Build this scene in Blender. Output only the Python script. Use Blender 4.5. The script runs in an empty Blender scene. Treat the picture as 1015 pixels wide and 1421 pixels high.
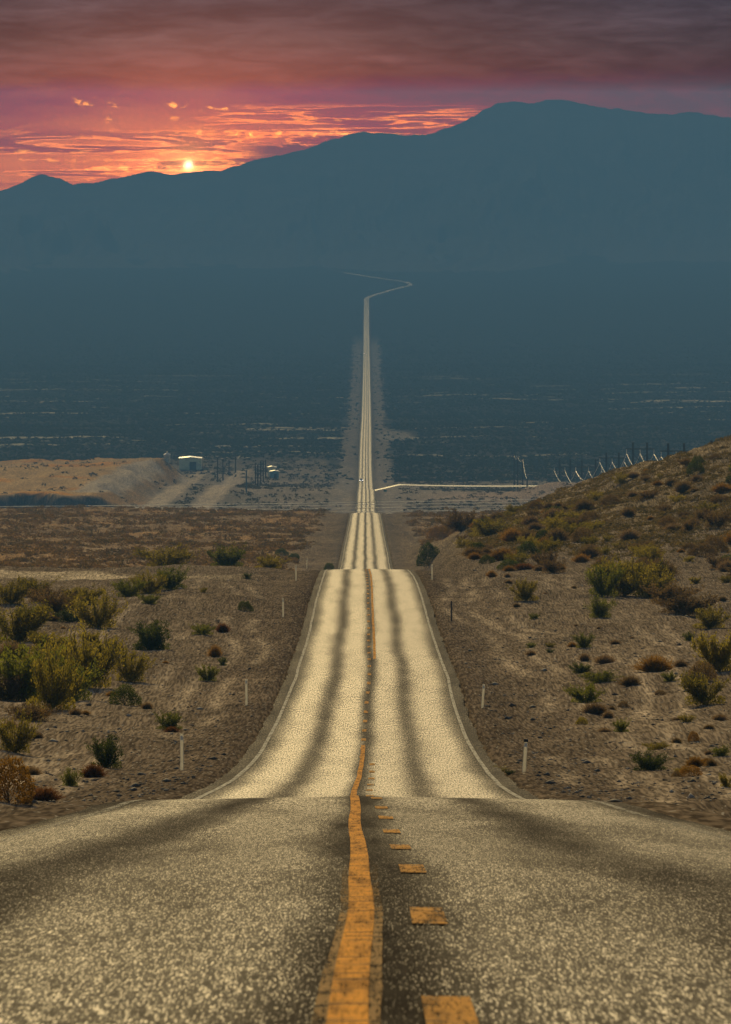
import bpy, math, random
import numpy as np
from mathutils import Vector

random.seed(7)
rng = np.random.default_rng(11)
C = bpy.context.scene.collection
S = bpy.context.scene

# ------------------------------------------------------------------ camera model
F = 11842.0                      # focal length, in pixels of a 1015 x 1421 frame (300 mm)
CX, CY = 507.5, 710.5
YH = 137.0                       # row of the eye level
PITCH = math.atan((CY - YH) / F)

def slope(py):                   # downward slope of the sight line of a row
    return np.tan(PITCH + np.arctan((np.asarray(py, float) - CY) / F))

SUN_EL, SUN_AZ = math.radians(25), math.radians(-7)     # azimuth: + is right of the view
HAZE_D = 1 / 9500.0
BOX_FAR, BOX_TOP = 20100.0, 16.0

# ------------------------------------------------------------------ helpers
def sstep(a, b, x):
    t = np.clip((np.asarray(x, float) - a) / (b - a), 0, 1)
    return t * t * (3 - 2 * t)

def pchip(xs, ys):
    xs = np.array(xs, float); ys = np.array(ys, float)
    h = np.diff(xs); dl = np.diff(ys) / h
    m = np.zeros_like(ys); m[0] = dl[0]; m[-1] = dl[-1]
    for i in range(1, len(xs) - 1):
        if dl[i - 1] * dl[i] > 0:
            w1 = 2 * h[i] + h[i - 1]; w2 = h[i] + 2 * h[i - 1]
            m[i] = (w1 + w2) / (w1 / dl[i - 1] + w2 / dl[i])
    def f(x):
        x = np.clip(np.asarray(x, float), xs[0], xs[-1])
        i = np.clip(np.searchsorted(xs, x) - 1, 0, len(xs) - 2)
        t = (x - xs[i]) / h[i]
        return ((1 + 2 * t) * (1 - t) ** 2 * ys[i] + t * (1 - t) ** 2 * h[i] * m[i]
                + t * t * (3 - 2 * t) * ys[i + 1] + t * t * (t - 1) * h[i] * m[i + 1])
    return f

def _hash(ix, iy, seed):
    h = (ix.astype(np.int64) * 374761393 + iy.astype(np.int64) * 668265263 + seed * 974711) & 0xffffffff
    h = ((h ^ (h >> 13)) * 1274126177) & 0xffffffff
    return ((h ^ (h >> 16)) & 0xffffffff) / 4294967295.0

def vnoise(x, y, seed=0):        # value noise -1..1
    x = np.asarray(x, float); y = np.asarray(y, float)
    ix = np.floor(x); iy = np.floor(y); fx = x - ix; fy = y - iy
    fx = fx * fx * fx * (fx * (fx * 6 - 15) + 10); fy = fy * fy * fy * (fy * (fy * 6 - 15) + 10)
    a = _hash(ix, iy, seed); b = _hash(ix + 1, iy, seed)
    c = _hash(ix, iy + 1, seed); d = _hash(ix + 1, iy + 1, seed)
    return (a + (b - a) * fx + (c - a) * fy + (a - b - c + d) * fx * fy) * 2 - 1

def fbm(x, y, seed=0, o=4):
    s = 0; a = 1; t = 0
    for k in range(o):
        s = s + a * vnoise(x * 2 ** k + 17.3 * k, y * 2 ** k - 9.1 * k, seed + k); t += a; a *= .5
    return s / t * 1.5

def ridged(x, y, seed=0, o=5):
    s = 0; a = 1; t = 0
    for k in range(o):
        s = s + a * (1 - np.abs(vnoise(x * 2 ** k + 3.7 * k, y * 2 ** k + 5.9 * k, seed + k)) * 1.6); t += a; a *= .5
    return s / t

# ------------------------------------------------------------------ terrain
# road profile: picture row and distance of the road surface, read as slope * distance
RP = [(-90, -.2), (0, -1.13)]
for py, d in [(1412, 28), (1272, 42.6), (1206, 57.3), (1176, 71.9), (1154, 86.5), (1135, 101), (1121, 115.8),
              (1106.5, 133), (1105, 150), (1110, 176), (1098, 201), (1080, 233.6), (1055, 270), (1030, 302), (980, 358.7),
              (930, 415.6), (880, 497), (830, 584), (805.6, 655), (791, 740), (789.5, 775), (792, 860), (800, 960), (798, 1100), (788, 1253),
              (764, 1441), (740, 1729), (721, 2010), (712.5, 2188), (711.5, 2290), (716, 2600), (715, 2950), (709, 3220), (682, 3620),
              (679.5, 3780), (677, 4116), (650, 4673), (600, 5577), (580, 6264), (527, 8100), (470, 10600), (413, 13000), (395, 14200), (378, 15500)]:
    RP.append((d, float(-slope(py) * d)))
RP.append((22500, RP[-1][1] + 30))
road_z = pchip([a for a, b in RP], [b for a, b in RP])
XC = [(-90, .06), (28, .065), (45, .1), (57, .1), (86, .05), (116, 0), (133, -.05), (201, -.12), (233, -.05), (302, .04), (359, .15), (415, .3), (584, .3),
      (752, .15), (1000, .05), (1253, 0), (2188, 0), (3200, .2), (3600, .2), (4116, .1), (4673, 0), (6264, .6), (8475, 1.0), (12900, 1.6)]
for px, d in [(517, 13150), (535, 13500), (555, 13900), (570, 14180), (566, 14420), (550, 14650), (520, 15000), (495, 15300), (478, 15500)]:
    XC.append((d, (px - CX) * d / F))
XC.append((22500, XC[-1][1] - 400))
_xc = pchip([a for a, b in XC], [b for a, b in XC])
def road_x(d):
    return _xc(d)

_hx = pchip([-10, 5.5, 7.0, 8.6, 12.3, 17, 21.6, 25.3, 31.8, 36.4, 47, 80, 200, 4000],
            [0, 0, .4, 2.6, 5.3, 7.5, 9.0, 10.1, 12.4, 14.3, 16.8, 21, 24, 24])

def ground_z(x, d, micro=True):
    x = np.asarray(x, float); d = np.asarray(d, float)
    xr = x - road_x(d); a = np.abs(xr)
    z = road_z(d)
    z = z + np.interp(a, [0, 4.0, 4.4, 4.8, 5.6, 7, 9, 12], [-.4, -.4, -.16, -.08, -.2, -.3, -.15, 0])
    off = sstep(4.7, 10, a)
    near = 1 - sstep(150, 205, d)
    z = z - near * 1.2 * sstep(4.6, 8, a)
    # hill on the right, cut by the road
    sh = sstep(600, 1080, d) * (1 - sstep(1120, 1560, d))
    hill = _hx(xr) * sh
    z = z + hill * (1 + .07 * fbm(x / 9, d / 60, 5))
    # gentle unevenness
    z = z + off * (.35 * fbm(x / 14, d / 60, 1, 3) * (1 - .6 * near) + sstep(900, 2500, d) * 1.6 * (1 - sstep(9500, 12500, d)) * fbm(x / 90, d / 260, 2, 3))
    z = z + sstep(12, 40, a) * sh * .55 * fbm(x / 3.2, d / 11, 8, 4)
    # flat-topped embankment on the left
    e = -103 + 5 * fbm(d / 90, d * 0, 31, 3)
    side = 1 - np.clip((xr - e) / 13, 0, 1)
    front = sstep(3210, 3224, d + 9 * fbm(x / 14, x * 0, 33, 3)); back = 1 - sstep(4250, 4480, d)
    top = np.interp(d, [3200, 4300], [6.2, 12.5])
    z = z + top * side * front * back
    z = z + side * front * back * .5 * fbm(x / 12, d / 60, 35)
    # waste mounds at the foot of the power lines
    for (mx, md, mr, mh) in ((70, 3450, 24, 4.0), (84, 3500, 22, 6.0), (101, 3480, 22, 4.5)):
        q = ((x - mx) / mr) ** 2 + ((d - md) / 90) ** 2
        z = z + .55 * mh * np.exp(-q * 1.4) * (1 + .2 * fbm(x / 6, d / 20, 41))
    if micro:
        z = z + off * (.075 * fbm(x / 1.1, d / 4.5, 3, 3) + .15 * fbm(x / 4.5, d / 16, 4, 3)) * (1 + sstep(800, 1600, d))
    return z

_DS = np.concatenate([np.arange(150, 1300, .4), np.arange(1300, 5200, 1.5), np.arange(5200, 15000, 10)])
def at(px, py, dmin=190):
    """the first ground point a sight line of the photograph meets"""
    d = _DS[_DS > dmin]
    x = (px - CX) / F * d
    up = ground_z(x, d) + float(slope(py)) * d
    i = np.argmax(up > 0)
    if up[i] <= 0:
        i = len(d) - 1
    return float(x[i]), float(d[i]), float(ground_z(x[i], d[i]))

# ------------------------------------------------------------------ object helpers
def tag(o, label=None, cat=None, group=None, kind=None):
    if label: o['label'] = label
    if cat: o['category'] = cat
    if group: o['group'] = group
    if kind: o['kind'] = kind
    return o

def np_mesh(name, verts, faces, mat, smooth=False, colors=None):
    """faces: (n,3) or (n,4) array"""
    verts = np.asarray(verts, np.float32); faces = np.asarray(faces, np.int32)
    me = bpy.data.meshes.new(name)
    n, k = faces.shape
    me.vertices.add(len(verts)); me.vertices.foreach_set('co', verts.ravel())
    me.loops.add(n * k); me.loops.foreach_set('vertex_index', faces.ravel())
    me.polygons.add(n); me.polygons.foreach_set('loop_start', np.arange(0, n * k, k, dtype=np.int32))
    me.polygons.foreach_set('loop_total', np.full(n, k, np.int32))
    me.update(calc_edges=True)
    if smooth: me.polygons.foreach_set('use_smooth', np.ones(n, bool))
    if colors is not None:
        at_ = me.color_attributes.new('soil', 'FLOAT_COLOR', 'POINT')
        c4 = np.ones((len(verts), 4), np.float32); c4[:, :3] = colors
        at_.data.foreach_set('color', c4.ravel())
    if mat: me.materials.append(mat)
    return me

def obj(name, me, parent=None, loc=(0, 0, 0)):
    o = bpy.data.objects.new(name, me); C.objects.link(o); o.location = loc
    if parent: o.parent = parent
    return o

def empty(name, loc=(0, 0, 0), rz=0):
    o = bpy.data.objects.new(name, None); C.objects.link(o)
    o.location = loc; o.rotation_euler = (0, 0, rz); o.empty_display_size = .3
    return o

class MB:
    """collects simple shapes into one mesh"""
    def __init__(self): self.v = []; self.f = []
    def add(self, v, f):
        b = len(self.v); self.v += [tuple(map(float, p)) for p in v]; self.f += [tuple(i + b for i in q) for q in f]
    def hexa(self, lo4, hi4):
        self.add(list(lo4) + list(hi4), [(3, 2, 1, 0), (4, 5, 6, 7), (0, 1, 5, 4), (1, 2, 6, 5), (2, 3, 7, 6), (3, 0, 4, 7)])
    def box(self, c, s):
        x, y, z = c; a, b, h = s[0] / 2, s[1] / 2, s[2] / 2
        self.hexa([(x - a, y - b, z - h), (x + a, y - b, z - h), (x + a, y + b, z - h), (x - a, y + b, z - h)],
                  [(x - a, y - b, z + h), (x + a, y - b, z + h), (x + a, y + b, z + h), (x - a, y + b, z + h)])
    def tube(self, p, r, n=6):
        p = [Vector(q) for q in p]; r = r if isinstance(r, (list, tuple)) else [r] * len(p)
        V = []; Fc = []
        for i, q in enumerate(p):
            t = (p[min(i + 1, len(p) - 1)] - p[max(i - 1, 0)]).normalized()
            a = t.cross(Vector((0, 0, 1)) if abs(t.z) < .9 else Vector((1, 0, 0))).normalized(); b = t.cross(a)
            for k in range(n):
                g = 2 * math.pi * k / n
                V.append(q + (a * math.cos(g) + b * math.sin(g)) * r[i])
        for i in range(len(p) - 1):
            for k in range(n):
                Fc.append((i * n + k, i * n + (k + 1) % n, (i + 1) * n + (k + 1) % n, (i + 1) * n + k))
        Fc.append(tuple(range(n))[::-1]); Fc.append(tuple(range((len(p) - 1) * n, len(p) * n)))
        self.add(V, Fc)
    def prism(self, prof, x0, x1):           # profile in (y, z) extruded along x
        n = len(prof)
        V = [(x0, y, z) for y, z in prof] + [(x1, y, z) for y, z in prof]
        self.add(V, [tuple(range(n)), tuple(range(n, 2 * n))[::-1]] + [(i, i + n, (i + 1) % n + n, (i + 1) % n) for i in range(n)])
    def mesh(self, name, mat, bevel=0):
        me = bpy.data.meshes.new(name); me.from_pydata(self.v, [], self.f); me.update()
        import bmesh
        bm = bmesh.new(); bm.from_mesh(me); bmesh.ops.recalc_face_normals(bm, faces=bm.faces)
        if bevel: bmesh.ops.bevel(bm, geom=list(bm.edges), offset=bevel, segments=1, affect='EDGES')
        bm.to_mesh(me); bm.free()
        me.materials.append(mat); return me
    def build(self, name, mat, parent=None, loc=(0, 0, 0), bevel=0):
        return obj(name, self.mesh(name, mat, bevel), parent, loc)

# ------------------------------------------------------------------ node helpers
class N:
    """a socket of a node tree with arithmetic"""
    def __init__(self, t, s): self.t = t; self.s = s
    def _m(self, op, *o, clamp=False):
        n = self.t.nodes.new('ShaderNodeMath'); n.operation = op; n.use_clamp = clamp
        for i, q in enumerate((self,) + o):
            if isinstance(q, N): self.t.links.new(q.s, n.inputs[i])
            else: n.inputs[i].default_value = float(q)
        return N(self.t, n.outputs[0])
    def __add__(s, o): return s._m('ADD', o)
    __radd__ = __add__
    def __sub__(s, o): return s._m('SUBTRACT', o)
    def __rsub__(s, o): return (s * -1) + o
    def __mul__(s, o): return s._m('MULTIPLY', o)
    __rmul__ = __mul__
    def __truediv__(s, o): return s._m('DIVIDE', o)
    def pw(s, o): return s._m('POWER', o)
    def abs(s): return s._m('ABSOLUTE')
    def exp(s): return s._m('EXPONENT')
    def sqrt(s): return s._m('SQRT')
    def mx(s, o): return s._m('MAXIMUM', o)
    def mn(s, o): return s._m('MINIMUM', o)
    def sst(s, a, b, lo=0, hi=1):
        n = s.t.nodes.new('ShaderNodeMapRange'); n.interpolation_type = 'SMOOTHSTEP'
        s.t.links.new(s.s, n.inputs[0])
        flip = a > b
        n.inputs[1].default_value = min(a, b); n.inputs[2].default_value = max(a, b)
        n.inputs[3].default_value = hi if flip else lo; n.inputs[4].default_value = lo if flip else hi
        return N(s.t, n.outputs[0])
    def gauss(s, c, w):
        q = (s - c) / w
        return (q * q * -1).exp()

def xyz(t, a, b, c=0.0):
    n = t.nodes.new('ShaderNodeCombineXYZ')
    for i, q in enumerate((a, b, c)):
        if isinstance(q, N): t.links.new(q.s, n.inputs[i])
        else: n.inputs[i].default_value = q
    return n.outputs[0]

def noise(t, vec, scale=1.0, detail=3.0, rough=.5, dist=0.0):
    n = t.nodes.new('ShaderNodeTexNoise'); t.links.new(vec, n.inputs['Vector'])
    n.inputs['Scale'].default_value = scale; n.inputs['Detail'].default_value = detail
    n.inputs['Roughness'].default_value = rough; n.inputs['Distortion'].default_value = dist
    return N(t, n.outputs[0])

def mixc(t, f, a, b, mode='MIX'):
    n = t.nodes.new('ShaderNodeMix'); n.data_type = 'RGBA'; n.blend_type = mode; n.clamp_factor = False
    for s, q in ((n.inputs[0], f), (n.inputs[6], a), (n.inputs[7], b)):
        if isinstance(q, N): t.links.new(q.s, s)
        elif isinstance(q, bpy.types.NodeSocket): t.links.new(q, s)
        elif isinstance(q, (tuple, list)): s.default_value = (*q, 1)
        else: s.default_value = q
    return n.outputs[2]

def new_mat(name):
    m = bpy.data.materials.new(name); m.use_nodes = True
    t = m.node_tree; p = t.nodes['Principled BSDF']
    return m, t, p

def position(t):
    g = t.nodes.new('ShaderNodeNewGeometry'); s = t.nodes.new('ShaderNodeSeparateXYZ')
    t.links.new(g.outputs['Position'], s.inputs[0])
    return [N(t, s.outputs[i]) for i in range(3)]

def plain(name, col, rough=.7, metal=0, var=.25, scale=2.0, spec=.3):
    m, t, p = new_mat(name)
    tc = t.nodes.new('ShaderNodeTexCoord')
    n = noise(t, tc.outputs['Object'], scale, 4, .6)
    c = mixc(t, n.sst(.3, .7), tuple(q * (1 - var) for q in col), tuple(min(1, q * (1 + var)) for q in col))
    t.links.new(c, p.inputs['Base Color'])
    p.inputs['Roughness'].default_value = rough; p.inputs['Metallic'].default_value = metal
    p.inputs['Specular IOR Level'].default_value = spec
    return m

# ------------------------------------------------------------------ ground material and sheet
def ground_material():
    m, t, p = new_mat('desert_soil')
    X, Y, Z = position(t)
    a = t.nodes.new('ShaderNodeVertexColor'); a.layer_name = 'soil'
    n1 = noise(t, xyz(t, X * .9, Y * .06), 1.0, 5, .62)             # mottling
    n2 = noise(t, xyz(t, X * 9.0, Y * .26), 1.0, 1.6, .6)            # gravel
    n3 = noise(t, xyz(t, X * .12, Y * .01), 1.0, 4, .6)             # broad patches
    n4 = noise(t, xyz(t, X * 3.2, Y * .11, 5.0), 1.0, 2, .6)
    k = n4.sst(.34, .66, .82, 1.18) * n1.sst(.28, .72, .80, 1.20) * n2.sst(.36, .64, .58, 1.42) * n3.sst(.3, .7, .84, 1.14)
    c = mixc(t, 1.0, a.outputs[0], xyz(t, k, k * .99, k * .97), 'MULTIPLY')
    sp = noise(t, xyz(t, X * 7.0, Y * .5), 1.0, 1, .5)               # pale stones
    c = mixc(t, sp.sst(.655, .70) * .75, c, (.42, .38, .30))
    t.links.new(c, p.inputs['Base Color'])
    p.inputs['Roughness'].default_value = 1; p.inputs['Specular IOR Level'].default_value = 0
    b = t.nodes.new('ShaderNodeBump'); b.inputs['Strength'].default_value = .6; b.inputs['Distance'].default_value = .16
    t.links.new((n2 * .5 + n1).s, b.inputs['Height']); t.links.new(b.outputs[0], p.inputs['Normal'])
    return m

def seg_dist(x, d, pts, ky=1.0):
    """distance of (x, d) to a polyline (depth scaled by ky)"""
    best = np.full(np.shape(x), 1e9)
    for (x0, d0), (x1, d1) in zip(pts[:-1], pts[1:]):
        vx, vd = x1 - x0, (d1 - d0) * ky
        L = vx * vx + vd * vd + 1e-9
        u = np.clip(((x - x0) * vx + (d - d0) * ky * vd) / L, 0, 1)
        best = np.minimum(best, np.hypot(x - x0 - u * vx, (d - d0) * ky - u * vd))
    return best

def washes(x, d):
    w = fbm(x / 300, d / 32, 61, 3) + .3 * fbm(x / 22, d / 30, 62, 2)
    return (1 - sstep(6800, 9000, d)) * sstep(.56, .78, w) * sstep(4450, 4900, d)

TRACKS = [  # pale dirt tracks: (points in the photograph, half width in metres)
    ([(285, 654), (262, 668), (240, 684), (214, 702), (196, 711)], 4.5),
    ([(343, 652), (325, 667), (302, 682), (285, 697), (272, 711)], 5.0),
    ([(210, 641), (178, 655), (150, 668), (120, 682)], 7.0),
]
TRACK_W = [([(at(px, py, 3190)[0], at(px, py, 3190)[1]) for px, py in pts], w) for pts, w in TRACKS]

def ground_color(x, d, z):
    xr = x - road_x(d); a = np.abs(xr)
    col = np.zeros(np.shape(x) + (3,))
    def put(mask, c):
        nonlocal col
        col = col + (np.array(c) - col) * mask[..., None]
    one = np.ones(np.shape(x))
    put(one, (.132, .104, .070))
    put(sstep(-.1, .5, fbm(x / 7, d / 30, 71)) * .55, (.092, .071, .047))
    # darker, freshly graded strip beside the pavement
    wob = 2.2 * fbm(d / 40, x * 0, 72)
    verge = 1 - sstep(6.0 + wob, 11 + wob, a)
    put(verge * .55 * (1 - sstep(500, 800, d) * .5), (.088, .068, .047))
    put((1 - sstep(4.6, 6.4, a + .9 * fbm(d / 7, x / 3, 97, 3))) * .55, (.06, .046, .032))
    put((1 - sstep(225, 320, d)) * .6, (.078, .060, .041))
    # graded side track on the left behind the shoulder
    tr = (1 - sstep(8, 24, np.abs(d - (672 + .25 * (x + 14))))) * sstep(-8, -13, x) if False else \
         (1 - sstep(8, 24, np.abs(d - 678))) * (1 - sstep(-14, -8, x))
    put(tr * .95, (.34, .28, .185))
    # old wheel marks on the hard ground
    for k, (c0, w0, ph) in enumerate(((7.6, 1.2, .3), (10.2, 2.2, 1.7), (13.5, 3, .9), (-8.2, 1.5, 2.4), (-11, 2.4, 4.0), (-16, 3, 1.1), (17, 3, 5.0))):
        path = c0 + w0 * np.sin(d / (55 + 9 * k) + ph) + .5 * np.sin(d / 19 + ph)
        for s in (-.8, .8):
            put(np.exp(-((x - path - s) / .33) ** 2) * (1 - sstep(640, 740, d)) * .6 * sstep(-.3, .3, fbm(d / 25, x * 0, 96 + k, 2)), (.26, .21, .145))
    # hill
    hm = sstep(7, 15, xr) * sstep(720, 860, d) * (1 - sstep(1500, 1700, d))
    put(hm, (.155, .12, .07))
    put(hm * sstep(0, .5, fbm(x / 5, d / 30, 73)) * .6, (.10, .082, .06))
    # middle flats
    fl = sstep(1100, 1250, d) * (1 - sstep(2600, 3000, d)) * sstep(9, 16, a + 3 * fbm(d / 60, x * 0, 74))
    put(fl, (.17, .118, .063))
    put(fl * sstep(.0, .4, fbm(x / 16, d / 90, 75)) * .6, (.20, .15, .095))
    put(fl * sstep(.2, .5, fbm(x / 11, d / 70, 76)) * .6, (.25, .15, .06))
    # valley side
    v = sstep(2700, 3050, d)
    put(v, (.19, .16, .12))
    put(v * sstep(0, .4, fbm(x / 30, d / 90, 77)) * .6, (.13, .115, .085))
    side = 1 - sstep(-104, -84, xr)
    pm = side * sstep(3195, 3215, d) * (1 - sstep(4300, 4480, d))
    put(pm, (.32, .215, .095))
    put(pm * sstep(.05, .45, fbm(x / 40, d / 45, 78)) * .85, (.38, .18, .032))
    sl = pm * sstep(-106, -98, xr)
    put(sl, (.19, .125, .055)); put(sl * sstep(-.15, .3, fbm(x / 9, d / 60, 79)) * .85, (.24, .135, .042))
    put(side * sstep(3150, 3170, d) * (1 - sstep(3221, 3227, d + 9 * fbm(x / 14, x * 0, 33, 3))) * sstep(-96, -101, xr) if False else side * (xr < -94) * sstep(3150, 3170, d) * (1 - sstep(3220, 3226, d + 9 * fbm(x / 14, x * 0, 33, 3))), (.045, .045, .042))  # shade of the cliff face painted into the soil as a dark band
    put(v * (1 - sstep(30, 70, np.hypot(x - 80, (d - 3480) * .3))) * .8, (.27, .20, .14))
    for pts, w in TRACK_W:
        q = seg_dist(x, d, pts, .5)
        put((1 - sstep(w * .7, w * 1.25, q + 1.2 * fbm(x / 4, d / 14, 80))) * sstep(3000, 3150, d), (.31, .255, .18))
    # far scrub plain
    fp = sstep(4250, 4650, d - 420 * (1 - sstep(-25, -14, xr)) * sstep(-125, -105, xr) + 120 * fbm(x / 60, d / 60, 81))
    put(fp, (.062, .060, .046))
    put(fp * sstep(5600, 8200, d), (.030, .034, .029))
    put(washes(x, d) * fp, (.44, .40, .28))
    vg = (1 - sstep(13, 16.5, a + 3 * fbm(d / 120, x * 0, 82))) * sstep(2500, 3100, d) * (1 - sstep(10200, 10800, d))
    put(vg, (.205, .175, .135))
    put((1 - sstep(4.6, 7.5, a)) * sstep(740, 900, d) * .6, (.10, .085, .065))  # shadow strip beside the pavement, painted into the soil colour
    put((np.abs(d - 4905) < 34) * (xr > -97) * (xr < -66) * sstep(-.2, .1, fbm(x / 3, d / 20, 98)) + (np.abs(d - 5150) < 20) * (xr > -104) * (xr < -60) * sstep(-.2, .1, fbm(x / 3, d / 20, 99)), (.42, .38, .29))
    # pull-out with a parked car
    put((1 - sstep(.7, 1.1, np.hypot((x - 19) / 13, (d - 5480) / 130))) * .9, (.27, .235, .18))
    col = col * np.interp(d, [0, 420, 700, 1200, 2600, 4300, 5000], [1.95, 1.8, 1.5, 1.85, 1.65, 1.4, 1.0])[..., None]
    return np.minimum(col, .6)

def build_ground(mat):
    rows = [np.arange(-80, 150, 2.0), np.arange(150, 800, .8)]
    d = [800.0]
    while d[-1] < 19900: d.append(d[-1] * 1.0019)
    rows = np.concatenate(rows + [np.array(d)])
    fix = np.concatenate([[0, 2, 3.6, 4.0, 4.2, 4.4, 4.6, 4.8], np.arange(5.1, 15.01, .3)])
    n1, n2 = 120, 22
    cols = []
    for dd in rows:
        a_ = max(.05 * dd, 26); b_ = 90 + .14 * max(dd, 0)
        right = np.concatenate([fix, 15 + (a_ - 15) * np.arange(1, n1 + 1) / n1,
                                a_ + (b_ - a_) * (np.arange(1, n2 + 1) / n2) ** 1.5])
        cols.append(np.concatenate([-right[:0:-1], right]))
    X = np.array(cols); nr, nc = X.shape
    X = X + road_x(rows)[:, None]
    D = np.repeat(rows[:, None], nc, 1)
    Z = ground_z(X, D)
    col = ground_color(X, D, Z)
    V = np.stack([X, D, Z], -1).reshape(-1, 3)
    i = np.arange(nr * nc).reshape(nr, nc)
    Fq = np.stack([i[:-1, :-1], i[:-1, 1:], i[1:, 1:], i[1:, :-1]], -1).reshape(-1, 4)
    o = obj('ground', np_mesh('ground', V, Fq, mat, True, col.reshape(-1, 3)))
    tag(o, 'desert ground of grey brown gravel falling away to the valley plain', 'ground', kind='structure')

build_ground(ground_material())

# ------------------------------------------------------------------ road
def road_material():
    m, t, p = new_mat('worn_asphalt')
    X, Y, Z = position(t)
    uv = t.nodes.new('ShaderNodeAttribute'); uv.attribute_name = 'lane'     # metres from the centre line
    x = N(t, uv.outputs['Fac'])
    w = (noise(t, xyz(t, Y * .018, 3.0), 1.0, 3) - .5) * .55
    xw = x + w
    wide = Y.sst(60, 150, 1.32, 1.0)                                      # the lanes spread on the first rise
    xs = xw / wide
    dark = xs.gauss(-1.75, .38) * .64 + xs.gauss(1.5, .38) * .60 + xs.gauss(-.05, .28) * .75 \
        + xs.abs().sst(2.75, 3.75) * .72
    blot = noise(t, xyz(t, X * 1.1, Y * .05), 1.0, 4, .6)
    nearY = Y.sst(170, 100)
    dark = (dark + (blot - .5) * (nearY * .9 + .6)).mx(0).mn(1)
    far = Y.sst(70, 210)  # distance also lightens the chippings, putting the grazing glare into their tone
    vo = t.nodes.new('ShaderNodeTexVoronoi'); t.links.new(xyz(t, X * 165, Y * 3.8), vo.inputs['Vector']); vo.inputs['Scale'].default_value = 1
    sv = t.nodes.new('ShaderNodeSeparateColor'); t.links.new(vo.outputs['Color'], sv.inputs[0])
    cell = N(t, sv.outputs[0]); gap = N(t, vo.outputs['Distance'])
    g1 = noise(t, xyz(t, X * 170, Y * 3.6), 1.0, 3, .7)                  # chippings
    g3 = noise(t, xyz(t, X * 24, Y * .6, 8.0), 1.0, 3, .72)
    stone_ = cell.pw(1.6) * gap.sst(.75, .15)
    grit = stone_ * (far * -.32 + .42) + (g1 - .5) * (far * -.3 + .55) + (g3 - .5) * (far * .75 + .30) + far * .17 + .27
    chip = (grit + dark * -.12 + nearY * .02).sst(.30, .68)
    dark = dark * ((g3 - .5) * 1.6 + 1).mx(.3)
    c = mixc(t, chip, (.032, .024, .014), (.26, .18, .098))
    c = mixc(t, dark * .72, c, (.03, .025, .019))
    # cracks and patched seams across the lanes
    cr = noise(t, xyz(t, X * .35, Y * .22, 2.0), 1.0, 3, .6, 1.2)
    line = (cr - .5).abs().sst(.012, .0)
    c = mixc(t, line * .45, c, (.02, .017, .014))
    t.links.new(c, p.inputs['Base Color'])
    r = dark * .22 + .48 + (1 - chip) * .2
    t.links.new(r.s, p.inputs['Roughness'])
    sp = (chip * .29 + .005) * (1 - dark * .8) * Y.sst(9500, 13500, 1, .3)
    t.links.new(sp.s, p.inputs['Specular IOR Level'])
    p.inputs['Specular Tint'].default_value = (1, .80, .50, 1)
    b = t.nodes.new('ShaderNodeBump'); b.inputs['Strength'].default_value = .3; b.inputs['Distance'].default_value = .02
    t.links.new(grit.s, b.inputs['Height']); t.links.new(b.outputs[0], p.inputs['Normal'])
    return m

def road_rows(d0, d1):
    r = [d0]
    while r[-1] < d1: r.append(r[-1] + max(1.0, r[-1] * .0022))
    return np.array(r)

def crown(a): return -.018 * a - .03 * sstep(3.6, 4.3, a)

def strip(name, d0, d1, x0, x1, lift, mat, ncol=2, ragged=0, attr=False, jit=0, rows=None):
    rows = road_rows(d0, d1) if rows is None else rows
    cols = np.linspace(x0, x1, ncol)
    X = np.repeat(cols[None, :], len(rows), 0)
    if ragged:
        X[:, 0] -= ragged * (.5 + .5 * fbm(rows / 4, rows * 0, 91)); X[:, -1] += ragged * (.5 + .5 * fbm(rows / 4, rows * 0, 92))
    if jit: X = X + (jit * fbm(rows / 24, rows * 0, 93, 2))[:, None]
    L = X.copy()
    D = np.repeat(rows[:, None], ncol, 1)
    Zz = road_z(D) + crown(np.abs(X)) + lift
    X = X + road_x(D)
    V = np.stack([X, D, Zz], -1).reshape(-1, 3)
    i = np.arange(len(rows) * ncol).reshape(len(rows), ncol)
    Fq = np.stack([i[:-1, :-1], i[:-1, 1:], i[1:, 1:], i[1:, :-1]], -1).reshape(-1, 4)
    me = np_mesh(name, V, Fq, mat, True)
    if attr:
        at_ = me.attributes.new('lane', 'FLOAT', 'POINT'); at_.data.foreach_set('value', L.ravel().astype(np.float32))
    return me

o = obj('road', strip('road', -70, 15480, -4.02, 4.02, 0, road_material(), 25, .14, True))
tag(o, 'straight worn asphalt road running over crests to the far valley', 'road', kind='structure')

def paint(name, col, wear, fade=None, fade_k=1.0):
    """old road paint: where it has worn off the asphalt shows through"""
    m, t, p = new_mat(name)
    X, Y, Z = position(t)
    n = noise(t, xyz(t, X * 60, Y * 1.5), 1.0, 3, .7)
    n2 = noise(t, xyz(t, X * 1.6, Y * 2.6), 1.0, 3, .7)
    n3 = noise(t, xyz(t, X * 9, Y * .3), 1.0, 3, .65)
    c = mixc(t, n3.sst(.3, .7), col, tuple(q * .6 for q in col))
    c = mixc(t, n2.sst(.50, .66) * .85, c, (.06, .035, .012))
    t.links.new(c, p.inputs['Base Color'])
    p.inputs['Roughness'].default_value = .9; p.inputs['Specular IOR Level'].default_value = .03
    worn = (n.sst(.50, .62) * .75 + n3.sst(.48, .66) * .6 + n2.sst(.60, .66) * .5) * wear
    if fade: worn = worn + Y.sst(*fade) * fade_k
    t.links.new((1 - worn).mx(0).mn(1).s, p.inputs['Alpha'])
    return m

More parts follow.
